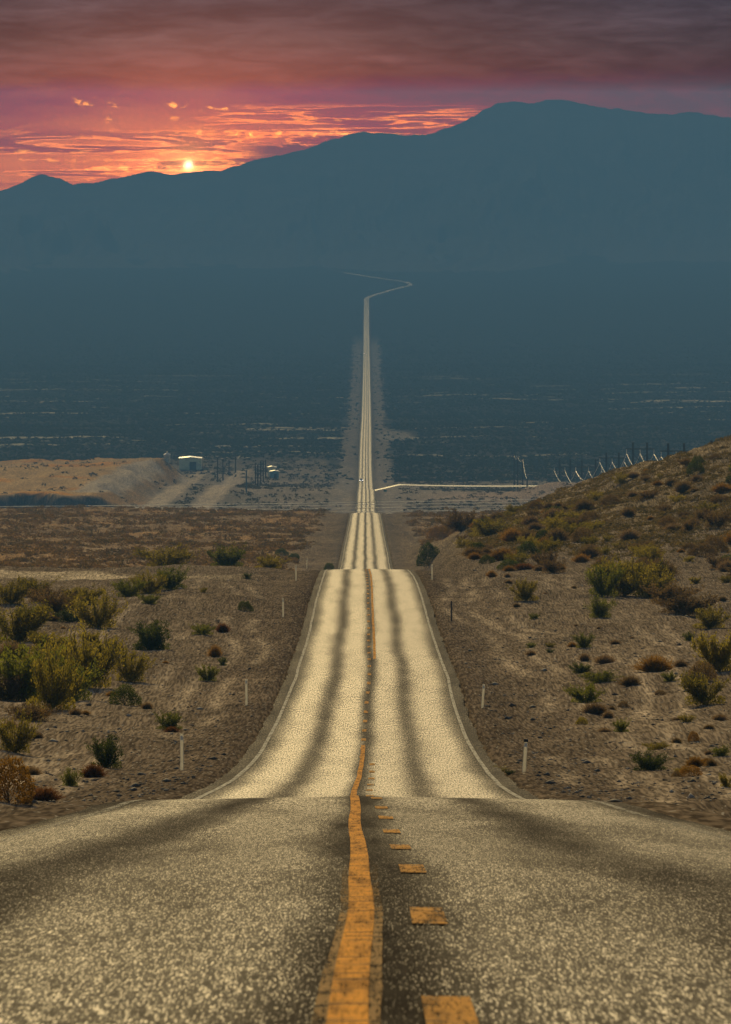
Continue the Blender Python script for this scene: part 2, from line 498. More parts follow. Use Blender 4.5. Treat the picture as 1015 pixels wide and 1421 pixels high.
M_yel = paint('yellow_paint', (.80, .33, .012), .5)
M_dash = paint('worn_yellow_paint', (.62, .28, .025), .7)
M_ghost = paint('faded_yellow_paint', (.34, .19, .05), .9, (38, 66))
M_white = paint('white_paint', (.58, .55, .44), .5, (175, 80), .7)
for x0, lab in ((-3.68, 'worn white edge line along the left side of the road'), (3.55, 'worn white edge line along the right side of the road')):
    tag(obj('edge_line', strip('edge_line', 30, 2400, x0, x0 + .13, .008, M_white, 2, 0, False, .03)), lab, 'road marking', kind='structure')
tag(obj('faded_centre_line', strip('faded_centre_line', 5, 62, -.235, -.03, .006, M_ghost, 2, .02, False, .012)),
    'faded old yellow paint under the near centre line', 'road marking', kind='structure')
tag(obj('centre_line', strip('centre_line', 5, 297, -.205, -.07, .011, M_yel, 2, 0, False, .02)),
    'solid yellow centre line on the near side of the road', 'road marking', kind='structure')
tag(obj('centre_line', strip('centre_line', 438, 1000, .12, .25, .011, M_yel, 2, 0, False, .03)),
    'solid yellow centre line climbing to the second crest', 'road marking', kind='structure')

def dashes():
    V = []; Fq = []
    for k in range(0, 62):
        d0 = 26.2 + 14.63 * k
        xl = .13 if d0 < 262 else -.2
        me_rows = np.linspace(d0, d0 + 3.66, 5)
        b = len(V)
        for r in me_rows:
            for s in (0, .17):
                x = xl + s
                V.append((x + float(road_x(r)), r, float(road_z(r)) + float(crown(abs(x))) + .011))
        for j in range(4): Fq.append((b + 2 * j, b + 2 * j + 1, b + 2 * j + 3, b + 2 * j + 2))
    return np_mesh('dashed_line', np.array(V), np.array(Fq), M_dash)
tag(obj('dashed_line', dashes()), 'dashed yellow passing line beside the solid centre line', 'road marking', kind='structure')

# the paved side road that leaves to the right
def side_road():
    xs = np.linspace(3.9, 260, 120)
    dcs = 3690 + .42 * xs
    need = np.array([max(float(ground_z(x, dc + k)) for k in (-30, -20, -10, 0, 10)) for x, dc in zip(xs, dcs)])
    fit = np.polyval(np.polyfit(xs, need, 3), xs); fit += max(0, float(np.max((need - fit)[5:]))) * .8 + .25
    fit[:6] = np.interp(xs[:6], [xs[0], xs[5]], [float(road_z(dcs[0])) - .06, fit[5]])
    V = []
    for x, dc, zz in zip(xs, dcs, fit):
        for o_ in (-4.5, 4.5): V.append((x, dc + o_ * 1.15, zz))
    i = np.arange(len(xs)) * 2
    Fq = np.stack([i[:-1], i[1:], i[1:] + 1, i[:-1] + 1], -1)
    m, t, p = new_mat('pale_side_asphalt')
    X, Y, Z = position(t)
    n = noise(t, xyz(t, X * .12, Y * .05), 1.0, 4)
    t.links.new(mixc(t, n.sst(.35, .65), (.15, .13, .095), (.26, .225, .17)), p.inputs['Base Color'])
    p.inputs['Roughness'].default_value = .55; p.inputs['Specular IOR Level'].default_value = .12
    tag(obj('side_road', np_mesh('side_road', np.array(V), Fq, m)), 'pale glaring side road joining the highway from the right', 'road', kind='structure')
side_road()

# ------------------------------------------------------------------ mountains
def build_mountains():
    sky = [(-900, 250), (-500, 236), (-200, 262), (0, 264), (22, 258), (48, 244), (62, 242.5), (84, 247), (100, 255), (125, 254), (152, 249), (180, 245), (203, 237.5),
           (212, 237), (236, 242), (262, 239), (300, 237), (330, 231), (362, 219), (392, 214), (425, 207), (455, 196), (480, 188), (503, 183), (530, 184),
           (560, 188), (590, 187), (615, 180), (640, 171), (665, 156), (690, 142.5), (712, 141), (740, 143), (758, 139), (772, 137.5), (800, 141), (830, 147.5),
           (868, 152), (900, 158), (930, 158.5), (960, 156), (985, 159), (1015, 163), (1150, 175), (1400, 150), (1900, 190)]
    sx = np.array([a for a, b in sky], float); sy = np.array([b for a, b in sky], float)
    cols = np.arange(-880, 1880, 3.0); rows = np.concatenate([np.linspace(14800, 19200, 170), np.linspace(19260, 19900, 12)])
    P, D = np.meshgrid(cols, rows)
    X = (P - CX) / F * D
    ridge_d = 19000 - 350 * np.sin(P / 170.0)
    yy = np.interp(P, sx, sy) + 1.4 * fbm(P / 11, P * 0, 51, 3)
    crest = -slope(yy) * ridge_d
    base = road_z(D) - 5
    foot = 15900 + 900 * fbm(P / 210, P * 0, 55, 3)
    t = np.clip((D - foot) / (ridge_d - foot), 0, 1)
    prof = t ** 1.55
    fall = 1 - sstep(ridge_d, ridge_d + 1900, D)
    Zm = base + (crest - base) * prof * np.where(D > ridge_d, fall, 1)
    rel = t * (1 - t) * 4
    Zm = Zm + rel ** 1.6 * 60 * (ridged(P / 75 + .6 * fbm(P / 60, D / 900, 52), D / 1700, 53) - .62)
    # lower hills in front, left and right of the pass
    for c, w, dd, h, s in ((180, 260, 16900, 62, 57), (820, 230, 17200, 50, 58), (420, 70, 17300, 34, 59)):
        Zm = Zm + h * np.exp(-((P - c) / w) ** 2 - ((D - dd) / 620) ** 2) * ridged(P / 90, D / 1400, s)
    lim = -slope(yy + 1.0) * D
    Zm = np.where(D < ridge_d - 60, np.minimum(Zm, lim), Zm)
    Zm = np.minimum(np.maximum(Zm, base - 12), 1.8)
    V = np.stack([X, D, Zm], -1).reshape(-1, 3)
    nr, nc = P.shape
    i = np.arange(nr * nc).reshape(nr, nc)
    Fq = np.stack([i[:-1, :-1], i[:-1, 1:], i[1:, 1:], i[1:, :-1]], -1).reshape(-1, 4)
    m, t_, p = new_mat('mountain_rock')
    X_, Y_, Z_ = position(t_)
    n = noise(t_, xyz(t_, X_ * .012, Y_ * .004, Z_ * .02), 1.0, 5, .6)
    rock = mixc(t_, n.sst(.3, .7), (.04, .036, .036), (.085, .072, .064))
    fan = (Z_ + n * 90).sst(-130, -330)  # pale fans, whose tone also paints in the lighter haze low down
    t_.links.new(mixc(t_, fan, rock, (.12, .11, .09)), p.inputs['Base Color'])
    p.inputs['Roughness'].default_value = 1; p.inputs['Specular IOR Level'].default_value = 0
    tag(obj('mountains', np_mesh('mountains', V, Fq, m, True)), 'hazy blue mountain range closing the valley', 'mountains', kind='structure')
build_mountains()

# ------------------------------------------------------------------ plants
def leaf_mat(name, c1, c2, trans=.45):
    m = bpy.data.materials.new(name); m.use_nodes = True; t = m.node_tree
    t.nodes.remove(t.nodes['Principled BSDF']); out = t.nodes['Material Output']
    tc = t.nodes.new('ShaderNodeTexCoord'); oi = t.nodes.new('ShaderNodeObjectInfo')
    n = noise(t, tc.outputs['Object'], 5.0, 4, .75)
    r = N(t, oi.outputs['Random'])
    f = (n.sst(.3, .7) + (r - .5) * .5).mx(0).mn(1)
    c = mixc(t, f, c1, c2)
    a = t.nodes.new('ShaderNodeBsdfDiffuse'); b = t.nodes.new('ShaderNodeBsdfTranslucent')
    t.links.new(c, a.inputs[0]); t.links.new(c, b.inputs[0])
    mx = t.nodes.new('ShaderNodeMixShader'); mx.inputs[0].default_value = trans
    t.links.new(a.outputs[0], mx.inputs[1]); t.links.new(b.outputs[0], mx.inputs[2])
    t.links.new(mx.outputs[0], out.inputs[0])
    return m

LM = {
    'olive': leaf_mat('olive_leaves', (.12, .105, .013), (.36, .285, .036), .62),
    'green': leaf_mat('green_leaves', (.075, .090, .011), (.25, .25, .028), .6),
    'dark': leaf_mat('dark_leaves', (.035, .050, .010), (.12, .14, .022), .5),
    'gold': leaf_mat('golden_twigs', (.17, .09, .012), (.42, .23, .04)),
    'rust': leaf_mat('rusty_twigs', (.11, .045, .012), (.25, .11, .03)),
    'tan': leaf_mat('dry_straw', (.17, .11, .05), (.34, .23, .11)),
    'brown': leaf_mat('brown_twigs', (.13, .088, .036), (.28, .185, .07)),
    'pale': leaf_mat('pale_yellow_leaves', (.22, .19, .06), (.42, .36, .14)),
}
M_stem = plain('grey_stems', (.16, .125, .09), .9, 0, .3, 6)

def cards(pts, size, dirs=None, long=1.0, r=None):
    """small leaf faces (quads) at pts"""
    r = r or rng
    n = len(pts)
    a = r.normal(size=(n, 3)); a /= np.linalg.norm(a, axis=1)[:, None]
    if dirs is not None:
        a = dirs + .45 * a; a /= np.linalg.norm(a, axis=1)[:, None]
    b = np.cross(a, r.normal(size=(n, 3))); b /= np.linalg.norm(b, axis=1)[:, None] + 1e-9
    s = size * r.uniform(.6, 1.4, n)[:, None]
    a = a * s * long; b = b * s * .55
    V = np.stack([pts - a * .5, pts + b * .5, pts + a * .5, pts - b * .5], 1).reshape(-1, 3)
    return V, np.arange(4 * n).reshape(n, 4)

def stems_mesh(paths, name, rad=.012):
    mb = MB()
    for p in paths:
        mb.tube([tuple(q) for q in p], [rad * (1 - .75 * i / (len(p) - 1)) for i in range(len(p))], 4)
    return mb.mesh(name, M_stem)

def unit(V, Fq, mat, paths):
    """scaled to 1 m high and 1 m wide"""
    w = np.percentile(np.abs(V[:, :2]), 96) * 2.1; h = np.percentile(V[:, 2], 99)
    k = np.array([1 / w, 1 / w, 1 / h])
    return np_mesh('foliage', V * k, Fq, LM[mat]), (stems_mesh([p * k for p in paths], 'stems', .007) if paths is not None else None)

def make_open(seed, nst=20, leaves=1500, spread=.62, leaf=.05, mat='olive'):
    """an open bush: stems fan out of the base and carry leaves on their outer parts; about 1 m high"""
    r = np.random.default_rng(seed); paths = []; tips = []
    for i in range(nst):
        az = r.uniform(0, 2 * math.pi); lean = spread * r.uniform(.05, 1.0) ** .6
        L = r.uniform(.7, 1.12)
        hd = np.array([math.cos(az), math.sin(az), 0])
        p = []
        for k in range(5):
            s = k / 4
            p.append(hd * (math.sin(lean * 1.2) * L * (s ** .9)) + np.array([0, 0, L * math.cos(lean * .85) * s ** 1.05]) + r.normal(size=3) * .025 * s)
        paths.append(np.array(p))
        for j in range(4):
            k = r.integers(1, 4); b = p[k] + (p[k + 1] - p[k]) * r.uniform(0, 1)
            dr = hd * r.uniform(-.1, .6) + r.normal(size=3) * .35 + np.array([0, 0, .8]); dr /= np.linalg.norm(dr)
            l2 = r.uniform(.18, .4)
            paths.append(np.array([b, b + dr * l2 * .5 + r.normal(size=3) * .02, b + dr * l2]))
    pts = []; dirs = []
    w = np.array([np.linalg.norm(p[-1] - p[0]) for p in paths]); w = w / w.sum()
    idx = r.choice(len(paths), leaves, p=w)
    for i in idx:
        p = paths[i]; s = (r.uniform(.12 if len(p) == 5 else .0, 1.0) ** .9) * (len(p) - 1); k = min(int(s), len(p) - 2)
        q = p[k] + (p[k + 1] - p[k]) * (s - k)
        pts.append(q + r.normal(size=3) * .042); dirs.append((p[k + 1] - p[k]) / (np.linalg.norm(p[k + 1] - p[k]) + 1e-9))
    for i in range(leaves // 5):                     # low outer twigs
        az = r.uniform(0, 6.283); q = r.uniform(.05, 1) ** .5
        pts.append(np.array([math.cos(az) * .62 * q, math.sin(az) * .62 * q, r.uniform(.03, .42) * (1.15 - q * .6)])); dirs.append(np.array([math.cos(az) * .5, math.sin(az) * .5, .8]))
    V, Fq = cards(np.array(pts), leaf, np.array(dirs), 1.3, r)
    V[:, 2] = np.maximum(V[:, 2], .01)
    return unit(V, Fq, mat, paths)

def make_dome(seed, leaves=1700, leaf=.06, mat='dark', lump=.28, long=1.0):
    """a dense rounded bush, about 1 m high and 1.5 m wide"""
    r = np.random.default_rng(seed)
    d = r.normal(size=(leaves, 3)); d[:, 2] = np.abs(d[:, 2]); d /= np.linalg.norm(d, axis=1)[:, None]
    bumps = r.normal(size=(16, 3)); bumps[:, 2] = np.abs(bumps[:, 2]); bumps /= np.linalg.norm(bumps, axis=1)[:, None]
    dist = np.min(np.linalg.norm(d[:, None] - bumps[None], axis=2), axis=1)
    rad = (1 - lump * sstep(.1, .75, dist)) * (1 - .5 * r.uniform(0, 1, leaves) ** 2.5) * r.uniform(.93, 1.04, leaves)
    pts = d * rad[:, None] * np.array([.75, .75, .97]) + np.array([0, 0, .02])
    V, Fq = cards(pts, leaf, d, long, r)
    V[:, 2] = np.maximum(V[:, 2], .005)
    paths = []
    for i in range(14):
        az = r.uniform(0, 6.28); t = r.uniform(.3, .95)
        e = np.array([math.cos(az) * .6 * t, math.sin(az) * .6 * t, .8 * math.sqrt(1 - t * t * .6)])
        paths.append(np.array([np.zeros(3), e * .5 + r.normal(size=3) * .03, e]))
    return unit(V, Fq, mat, paths)

def make_tuft(seed, blades=700, mat='tan'):
    """a dry tussock of thin radiating twigs, about 1 m high and 1.7 m wide"""
    r = np.random.default_rng(seed)
    az = r.uniform(0, 2 * math.pi, blades); le = r.uniform(.05, 1.35, blades) ** .9
    L = r.uniform(.55, 1.0, blades)
    dr = np.stack([np.cos(az) * np.sin(le), np.sin(az) * np.sin(le), np.cos(le)], -1)
    root = r.normal(size=(blades, 3)) * np.array([.14, .14, 0])
    mid = root + dr * (L * .55)[:, None]; tip = root + dr * L[:, None] + r.normal(size=(blades, 3)) * .07
    tip[:, 2] = np.maximum(tip[:, 2], .02)
    sd = np.cross(dr, r.normal(size=(blades, 3))); sd /= np.linalg.norm(sd, axis=1)[:, None] + 1e-9
    w = r.uniform(.010, .022, blades)[:, None]
    V = np.stack([root, mid + sd * w, tip, mid - sd * w], 1).reshape(-1, 3)
    V2, F2 = cards(tip * r.uniform(.7, 1, blades)[:, None], .055, dr, 1.2, r)
    V2[:, 2] = np.maximum(V2[:, 2], .01)
    Fq = np.arange(4 * blades).reshape(blades, 4)
    return unit(np.concatenate([V, V2]), np.concatenate([Fq, F2 + len(V)]), mat, None)

PROTO = {}
for k, mt in enumerate(('olive', 'green', 'brown', 'dark', 'pale')):
    PROTO['open_' + mt] = [make_open(100 + 10 * k + j, 26 + 5 * j, 4200, .85 + .12 * j, .055, mt) for j in range(3)]
for k, mt in enumerate(('dark', 'olive', 'gold', 'green', 'brown')):
    PROTO['dome_' + mt] = [make_dome(200 + 10 * k + j, 4000, .06, mt, .26) for j in range(2)]
for k, mt in enumerate(('tan', 'gold', 'rust', 'brown')):
    PROTO['tuft_' + mt] = [make_tuft(300 + 10 * k + j, 1100, mt) for j in range(2)]
NAME = {'open': 'desert_bush', 'dome': 'rounded_bush', 'tuft': 'dry_tussock'}
CAT = {'open': 'bush', 'dome': 'bush', 'tuft': 'tussock'}
WORD = {'olive': 'olive', 'green': 'green', 'brown': 'brown', 'dark': 'dark green', 'pale': 'pale yellow', 'gold': 'golden', 'tan': 'straw coloured', 'rust': 'rust coloured'}
n_plants = 0
PLACED = []

def plant(kind, x, d, z, w, h, label, group=None, parts=True):
    """a bush w metres wide and h metres high"""
    global n_plants
    shape, mt = kind.split('_')
    var = PROTO[kind][n_plants % len(PROTO[kind])]; n_plants += 1
    sx = w; sc = (sx, sx * random.uniform(.85, 1.15), h)
    rz = random.uniform(-3.1, 3.1)
    if parts and var[1] is not None:
        o = empty(NAME[shape], (x, d, z - .03), rz)
        obj('foliage', var[0], o); obj('stems', var[1], o)
    else:
        o = obj(NAME[shape], var[0], None, (x, d, z - .03)); o.rotation_euler = (0, 0, rz)
    o.scale = sc
    tag(o, label, CAT[shape], group)
    PLACED.append((x, d, w))
    return o

def plant_px(kind, px, py, w, h, label, group=None, parts=True, dmin=190):
    x, d, z = at(px, py, dmin)
    return plant(kind, x, d, z, w * d / F, h * d / F, label, group, parts)

# kind, foot column, foot row, width, height (pixels of the photograph), label
BUSHES = [
 ('open_dark', 147, 1066, 44, 44, 'upright dark green bush beside the low rusty tuft, left of the nearest white post'),
 ('tuft_rust', 128, 1079, 32, 21, 'low rust orange tuft at the foot of the upright dark green bush'),
 ('open_green', 97, 1091, 24, 26, 'small sparse green bush near the road edge, left of the rusty tuft'),
 ('dome_gold', 12, 1114, 66, 62, 'large golden rounded bush cut by the left picture edge by the near road'),
 ('tuft_rust', 60, 1112, 44, 22, 'brown dry tussock against the right flank of the large golden bush'),
 ('tuft_tan', 42, 1075, 30, 13, 'flat straw coloured tussock above the large golden bush'),
 ('open_green', 235, 1013, 38, 25, 'low bright green bush above the nearest left white post'),
 ('tuft_rust', 238, 1016, 22, 9, 'thin rusty tuft under the low bright green bush'),
 ('open_olive', 20, 1044, 54, 52, 'open olive bush at the left picture edge above the golden bush'),
 ('dome_dark', 173, 978, 41, 28, 'round dense dark bush standing alone on the left gravel'),
 ('open_olive', 180, 946, 46, 44, 'upright olive bush just above the round dense dark bush'),
 ('dome_dark', 208, 902, 34, 20, 'dense dark lower half of a bush right of the small round one'),
 ('open_dark', 210, 901, 54, 38, 'spreading dark green bush on bare gravel in the left middle'),
 ('open_olive', 70, 985, 80, 74, 'tall olive bush at the front of the big left clump'),
 ('open_olive', 118, 955, 96, 76, 'wide olive bush leaning right out of the big left clump'),
 ('open_green', 30, 972, 90, 76, 'green bush at the left end of the big left clump'),
 ('open_olive', 85, 945, 84, 58, 'olive bush at the back of the big left clump'),
 ('open_brown', 40, 1000, 66, 24, 'low brown bush spread below the big left clump'),
 ('open_olive', 127, 893, 28, 17, 'small olive bush just above the big left clump'),
 ('open_olive', 135, 871, 62, 46, 'open olive bush with bare stems showing, in the upper left'),
 ('open_dark', 97, 863, 42, 18, 'low dark bush touching the left of the open bush with bare stems'),
 ('open_olive', 22, 892, 72, 54, 'olive bush at the left edge halfway up the slope'),
 ('open_green', 44, 866, 36, 24, 'small green bush above the olive one at the left edge'),
 ('tuft_brown', 15, 916, 46, 26, 'brown dry tussock under the olive bush at the left edge'),
 ('open_olive', 68, 905, 48, 28, 'pale olive bush at the top left of the big left clump'),
 ('open_brown', 78, 850, 60, 30, 'brown bush right of centre in the upper left thicket'),
 ('open_olive', 15, 838, 52, 34, 'olive bush at the left edge under the pale side track'),
 ('open_olive', 118, 838, 52, 24, 'olive bush in the middle of the upper left thicket'),
 ('open_green', 178, 828, 42, 24, 'green bush at the left end of the row below the side track'),
 ('open_olive', 206, 824, 44, 30, 'olive bush in the middle of the row below the side track'),
 ('open_green', 236, 818, 42, 30, 'green bush at the right end of the row below the side track'),
 ('open_green', 207, 838, 24, 13, 'small green bush in front of the row below the side track'),
 ('dome_dark', 340, 848, 21, 14, 'small dark compact bush on gravel left of a white post'),
 ('open_green', 281, 880, 30, 14, 'flat green bush left of the small reddish tuft'),
 ('tuft_rust', 309, 878, 18, 14, 'small reddish tuft right of the flat green bush'),
 ('tuft_gold', 298, 912, 20, 18, 'small orange brown tussock standing alone in the left middle'),
 ('open_dark', 309, 924, 12, 12, 'tiny dark green bush below the orange brown tussock'),
 ('open_green', 288, 945, 26, 22, 'small green bush nearest the road in the left middle'),
 ('tuft_tan', 104, 992, 18, 10, 'small straw tuft below the big left clump'),
 ('open_dark', 343, 803, 12, 8, 'tiny dark bush on the left shoulder near the crest'),
 ('tuft_tan', 70, 862, 30, 12, 'straw tussock between bushes in the upper left thicket'),
 ('tuft_tan', 5, 935, 40, 18, 'straw tussock at the left edge beside the big clump'),
 ('open_olive', 50, 826, 50, 24, 'broad olive bush at the top of the upper left thicket'),
 ('open_olive', 50, 968, 84, 62, 'olive bush in the heart of the big left clump'),
 ('open_green', 95, 972, 70, 58, 'green bush in the heart of the big left clump'),
 ('open_olive', 140, 925, 44, 40, 'olive bush at the right end of the big left clump, behind the leaning one'),
 ('open_brown', 8, 972, 60, 40, 'brown bush at the left picture edge beside the big left clump'),
 ('open_brown', 60, 836, 46, 22, 'brown bush behind the broad olive one in the upper left thicket'),
 ('open_olive', 95, 846, 40, 22, 'olive bush between brown ones in the upper left thicket'),
 ('open_olive', 858, 812, 60, 34, 'olive bush at the back of the long thicket on the right'),
 ('open_olive', 890, 812, 60, 34, 'olive bush at the back right of the long thicket on the right'),
 ('open_brown', 935, 838, 60, 30, 'brown bush joining the long thicket to the broad one on the right'),
 # right side
 ('open_olive', 731, 834, 37, 29, 'round olive bush standing alone at the top of the right slope'),
 ('open_green', 834, 857, 34, 30, 'green bush below the long olive thicket on the right'),
 ('open_olive', 868, 826, 80, 48, 'olive bush in the middle of the long thicket on the right'),
 ('open_green', 838, 828, 40, 44, 'green bush at the left end of the long thicket on the right'),
 ('open_olive', 905, 830, 60, 40, 'olive bush at the right end of the long thicket on the right'),
 ('open_brown', 952, 853, 72, 30, 'broad brown green bush near the right edge below the hill'),
 ('open_olive', 985, 872, 44, 30, 'olive bush under the broad brown green bush at right'),
 ('open_green', 957, 889, 13, 13, 'tiny green bush alone near the right edge'),
 ('open_olive', 1000, 932, 64, 54, 'large olive bush cut by the right picture edge'),
 ('dome_brown', 976, 944, 38, 26, 'rounded brown bush in front of the large olive bush at right'),
 ('tuft_gold', 909, 932, 50, 23, 'wide golden tussock left of the rounded brown bush'),
 ('open_green', 931, 946, 20, 14, 'small green bush between golden tussock and rounded brown bush'),
 ('open_green', 811, 899, 24, 20, 'green bush uppermost of the middle row on the right'),
 ('tuft_gold', 795, 898, 14, 8, 'low golden tuft left of the uppermost middle row bush'),
 ('open_green', 738, 899, 15, 8, 'flat green bush nearest the road in the right middle'),
 ('tuft_tan', 738, 910, 15, 8, 'straw tuft just below the flat green bush nearest the road'),
 ('open_olive', 764, 898, 14, 7, 'flat olive tuft between road and middle row on the right'),
 ('open_dark', 764, 906, 10, 6, 'tiny dark tuft below the flat olive tuft'),
 ('open_dark', 808, 934, 27, 15, 'dark green bush left of the wide flat green one'),
 ('open_green', 833, 947, 48, 16, 'wide flat green bush in the right middle'),
 ('tuft_tan', 840, 921, 28, 13, 'straw tussock above the wide flat green bush'),
 ('tuft_tan', 812, 918, 16, 12, 'small straw tuft left of the straw tussock'),
 ('tuft_brown', 875, 952, 30, 15, 'brown tussock right of the wide flat green bush'),
 ('open_green', 815, 976, 42, 27, 'full green bush above the pair of straw tussocks'),
 ('tuft_tan', 827, 991, 34, 17, 'wide straw tussock under the full green bush'),
 ('tuft_tan', 845, 997, 15, 11, 'small straw tussock at the right of the wide one'),
 ('dome_olive', 808, 1005, 17, 11, 'small rounded olive bush below the wide straw tussock'),
 ('dome_brown', 866, 982, 15, 9, 'small dark brown mound of twigs, left of the two'),
 ('dome_brown', 917, 965, 15, 8, 'small dark brown mound of twigs, right of the two'),
 ('open_green', 863, 1016, 23, 18, 'small upright green bush below the left brown mound'),
 ('tuft_tan', 840, 1016, 20, 7, 'flat straw tuft left of the small upright green bush'),
 ('dome_gold', 964, 1029, 15, 14, 'small round golden bush alone near the right edge'),
 ('open_olive', 980, 978, 62, 43, 'open grey green bush near the right edge with thin stems'),
 ('open_dark', 904, 1069, 46, 27, 'dark green bush in the lower right, wider than high'),
 ('open_olive', 913, 1040, 32, 11, 'flat olive bush just above the dark green lower right bush'),
 ('dome_gold', 959, 1078, 29, 17, 'rounded golden bush low on the right slope'),
 ('dome_brown', 940, 1078, 13, 10, 'small brown mound beside the rounded golden bush'),
 ('open_green', 1002, 1050, 25, 15, 'green bush at the right edge above the lowest one'),
 ('open_olive', 1010, 1093, 22, 20, 'lowest olive bush at the right picture edge'),
 ('open_pale', 690, 1076, 34, 14, 'pale yellow low bush beside the right road edge'),
 ('open_dark', 709, 1075, 14, 8, 'tiny dark tuft right of the pale yellow bush'),
 ('open_green', 742, 859, 14, 8, 'small flat green bush below the round olive one'),
 ('tuft_gold', 683, 801, 13, 10, 'bright golden tuft, lowest of the golden row at the right crest'),
 ('tuft_gold', 707, 793, 18, 9, 'bright golden tuft in the middle of the golden row at the right crest'),
 ('tuft_rust', 728, 790, 30, 9, 'orange tuft at the right end of the golden row at the crest'),
 ('tuft_tan', 942, 1000, 16, 6, 'thin straw tuft in the middle of the lower right slope'),
 ('tuft_tan', 1000, 1000, 20, 10, 'straw tuft at the right edge in the lower slope'),
 ('tuft_brown', 985, 1012, 14, 7, 'thin brown tuft near the right edge in the lower slope'),
]
for k_, px, py, w, h, lab in BUSHES:
    plant_px(k_, px, py, w, h, lab)

# bushes behind the second crest, read from the photograph
for k_, px, py, w, h, lab in [
 ('dome_dark', 596, 786, 34, 32, 'dark green bush right of the road just behind the second crest'),
 ('open_olive', 232, 797, 66, 30, 'broad olive bush on the pale side track, left of the green one'),
 ('open_green', 315, 794, 46, 30, 'green bush left of the road behind the pale side track'),
 ('open_olive', 372, 790, 46, 18, 'flat olive bush between the green bush and the road'),
 ('dome_dark', 457, 791, 14, 10, 'small dark bush beside the left road edge at the second crest'),
 ('dome_dark', 391, 771, 17, 9, 'small dark round bush, left of three dark dots left of the road'),
 ('dome_dark', 408, 776, 16, 8, 'small dark flat bush right of the dark dot left of the road'),
 ('dome_gold', 610, 748, 30, 18, 'golden bush right of the road on the hill foot'),
 ('open_brown', 640, 738, 60, 30, 'large brown bush on the foot of the right hill'),
 ('open_olive', 676, 745, 50, 26, 'olive bush on the foot of the right hill'),
]:
    plant_px(k_, px, py, w, h, lab, None, True, 790)

# bushes scattered over the right hill and the slopes, individuals
def scatter(n, pick, zone, wr, group, lab):
    k = 0; tries = 0
    while k < n and tries < n * 40:
        tries += 1
        px, py = zone(); dmin = 640 if 'hill' in group else 200
        x, d, z = at(px, py, dmin)
        a = abs(x - float(road_x(d)))
        if a < 9.5 or d > 1500: continue
        w = random.uniform(*wr)
        if any(abs(x - q[0]) < (w + q[2]) * .3 and abs(d - q[1]) < (w + q[2]) * 2 for q in PLACED): continue
        kd = pick()
        shape, mt = kd.split('_')
        plant(kd, x, d, z, w, w * random.uniform(.42, .7), lab % WORD[mt], group + ', ' + WORD[mt], d < 700)
        k += 1

def hill_zone():
    px = random.uniform(640, 1035)
    top = np.interp(px, [640, 700, 780, 850, 900, 1015, 1040], [735, 712, 692, 668, 648, 625, 620])
    return px, random.uniform(top + 2, np.interp(px, [640, 800, 1040], [785, 800, 850]))
HK = ['open_brown', 'open_brown', 'open_olive', 'open_olive', 'tuft_brown', 'tuft_gold', 'dome_brown', 'dome_dark', 'tuft_tan']
scatter(150, lambda: random.choice(HK), hill_zone, (.7, 2.4), 'bushes on the right hill', '%s bush in the scrub covering the right hillside')
def left_zone(): return random.uniform(0, 330) ** 1.0, random.uniform(806, 1090)
def right_zone(): return random.uniform(700, 1015), random.uniform(800, 1095)
SK = ['tuft_tan', 'tuft_brown', 'open_olive', 'tuft_gold', 'tuft_tan']
scatter(20, lambda: random.choice(SK), left_zone, (.25, .6), 'tiny tufts on the left gravel', 'tiny %s tuft on the gravel left of the road')
scatter(26, lambda: random.choice(SK), right_zone, (.25, .6), 'tiny tufts on the right gravel', 'tiny %s tuft on the gravel right of the road')

# scrub beyond counting
def clump_variants(n, cards_n, leaf, seed):
    out = []
    for k in range(n):
        r = np.random.default_rng(seed + k)
        d = r.normal(size=(cards_n, 3)); d[:, 2] = np.abs(d[:, 2]); d /= np.linalg.norm(d, axis=1)[:, None]
        p = d * (r.uniform(.45, 1, cards_n) ** .5)[:, None] * np.array([.6, .6, .8 * r.uniform(.7, 1.1)])
        V, Fq = cards(p, leaf, d, 1.2, r)
        V[:, 2] = np.maximum(V[:, 2], 0)
        out.append((V, Fq))
    return out

def scrub(name, label, xs, ds, ws, hs, mat, variants):
    zs = ground_z(xs, ds)
    Vs = []; Fs = []; b = 0
    vi = rng.integers(0, len(variants), len(xs)); rot = rng.uniform(0, 6.28, len(xs))
    for k, (Vv, Ff) in enumerate(variants):
        sel = np.where(vi == k)[0]
        if not len(sel): continue
        c, s = np.cos(rot[sel]), np.sin(rot[sel])
        X = (Vv[None, :, 0] * c[:, None] - Vv[None, :, 1] * s[:, None]) * ws[sel][:, None] + xs[sel][:, None]
        Y = (Vv[None, :, 0] * s[:, None] + Vv[None, :, 1] * c[:, None]) * ws[sel][:, None] + ds[sel][:, None]
        Zz = Vv[None, :, 2] * hs[sel][:, None] + zs[sel][:, None] - .02
        n = len(Vv)
        Vs.append(np.stack([X, Y, Zz], -1).reshape(-1, 3))
        Fs.append((Ff[None] + (np.arange(len(sel)) * n)[:, None, None] + b).reshape(-1, Ff.shape[1])); b += n * len(sel)
    me = np_mesh(name, np.concatenate(Vs), np.concatenate(Fs), mat)
    return tag(obj(name, me), label, 'scrub', kind='stuff')

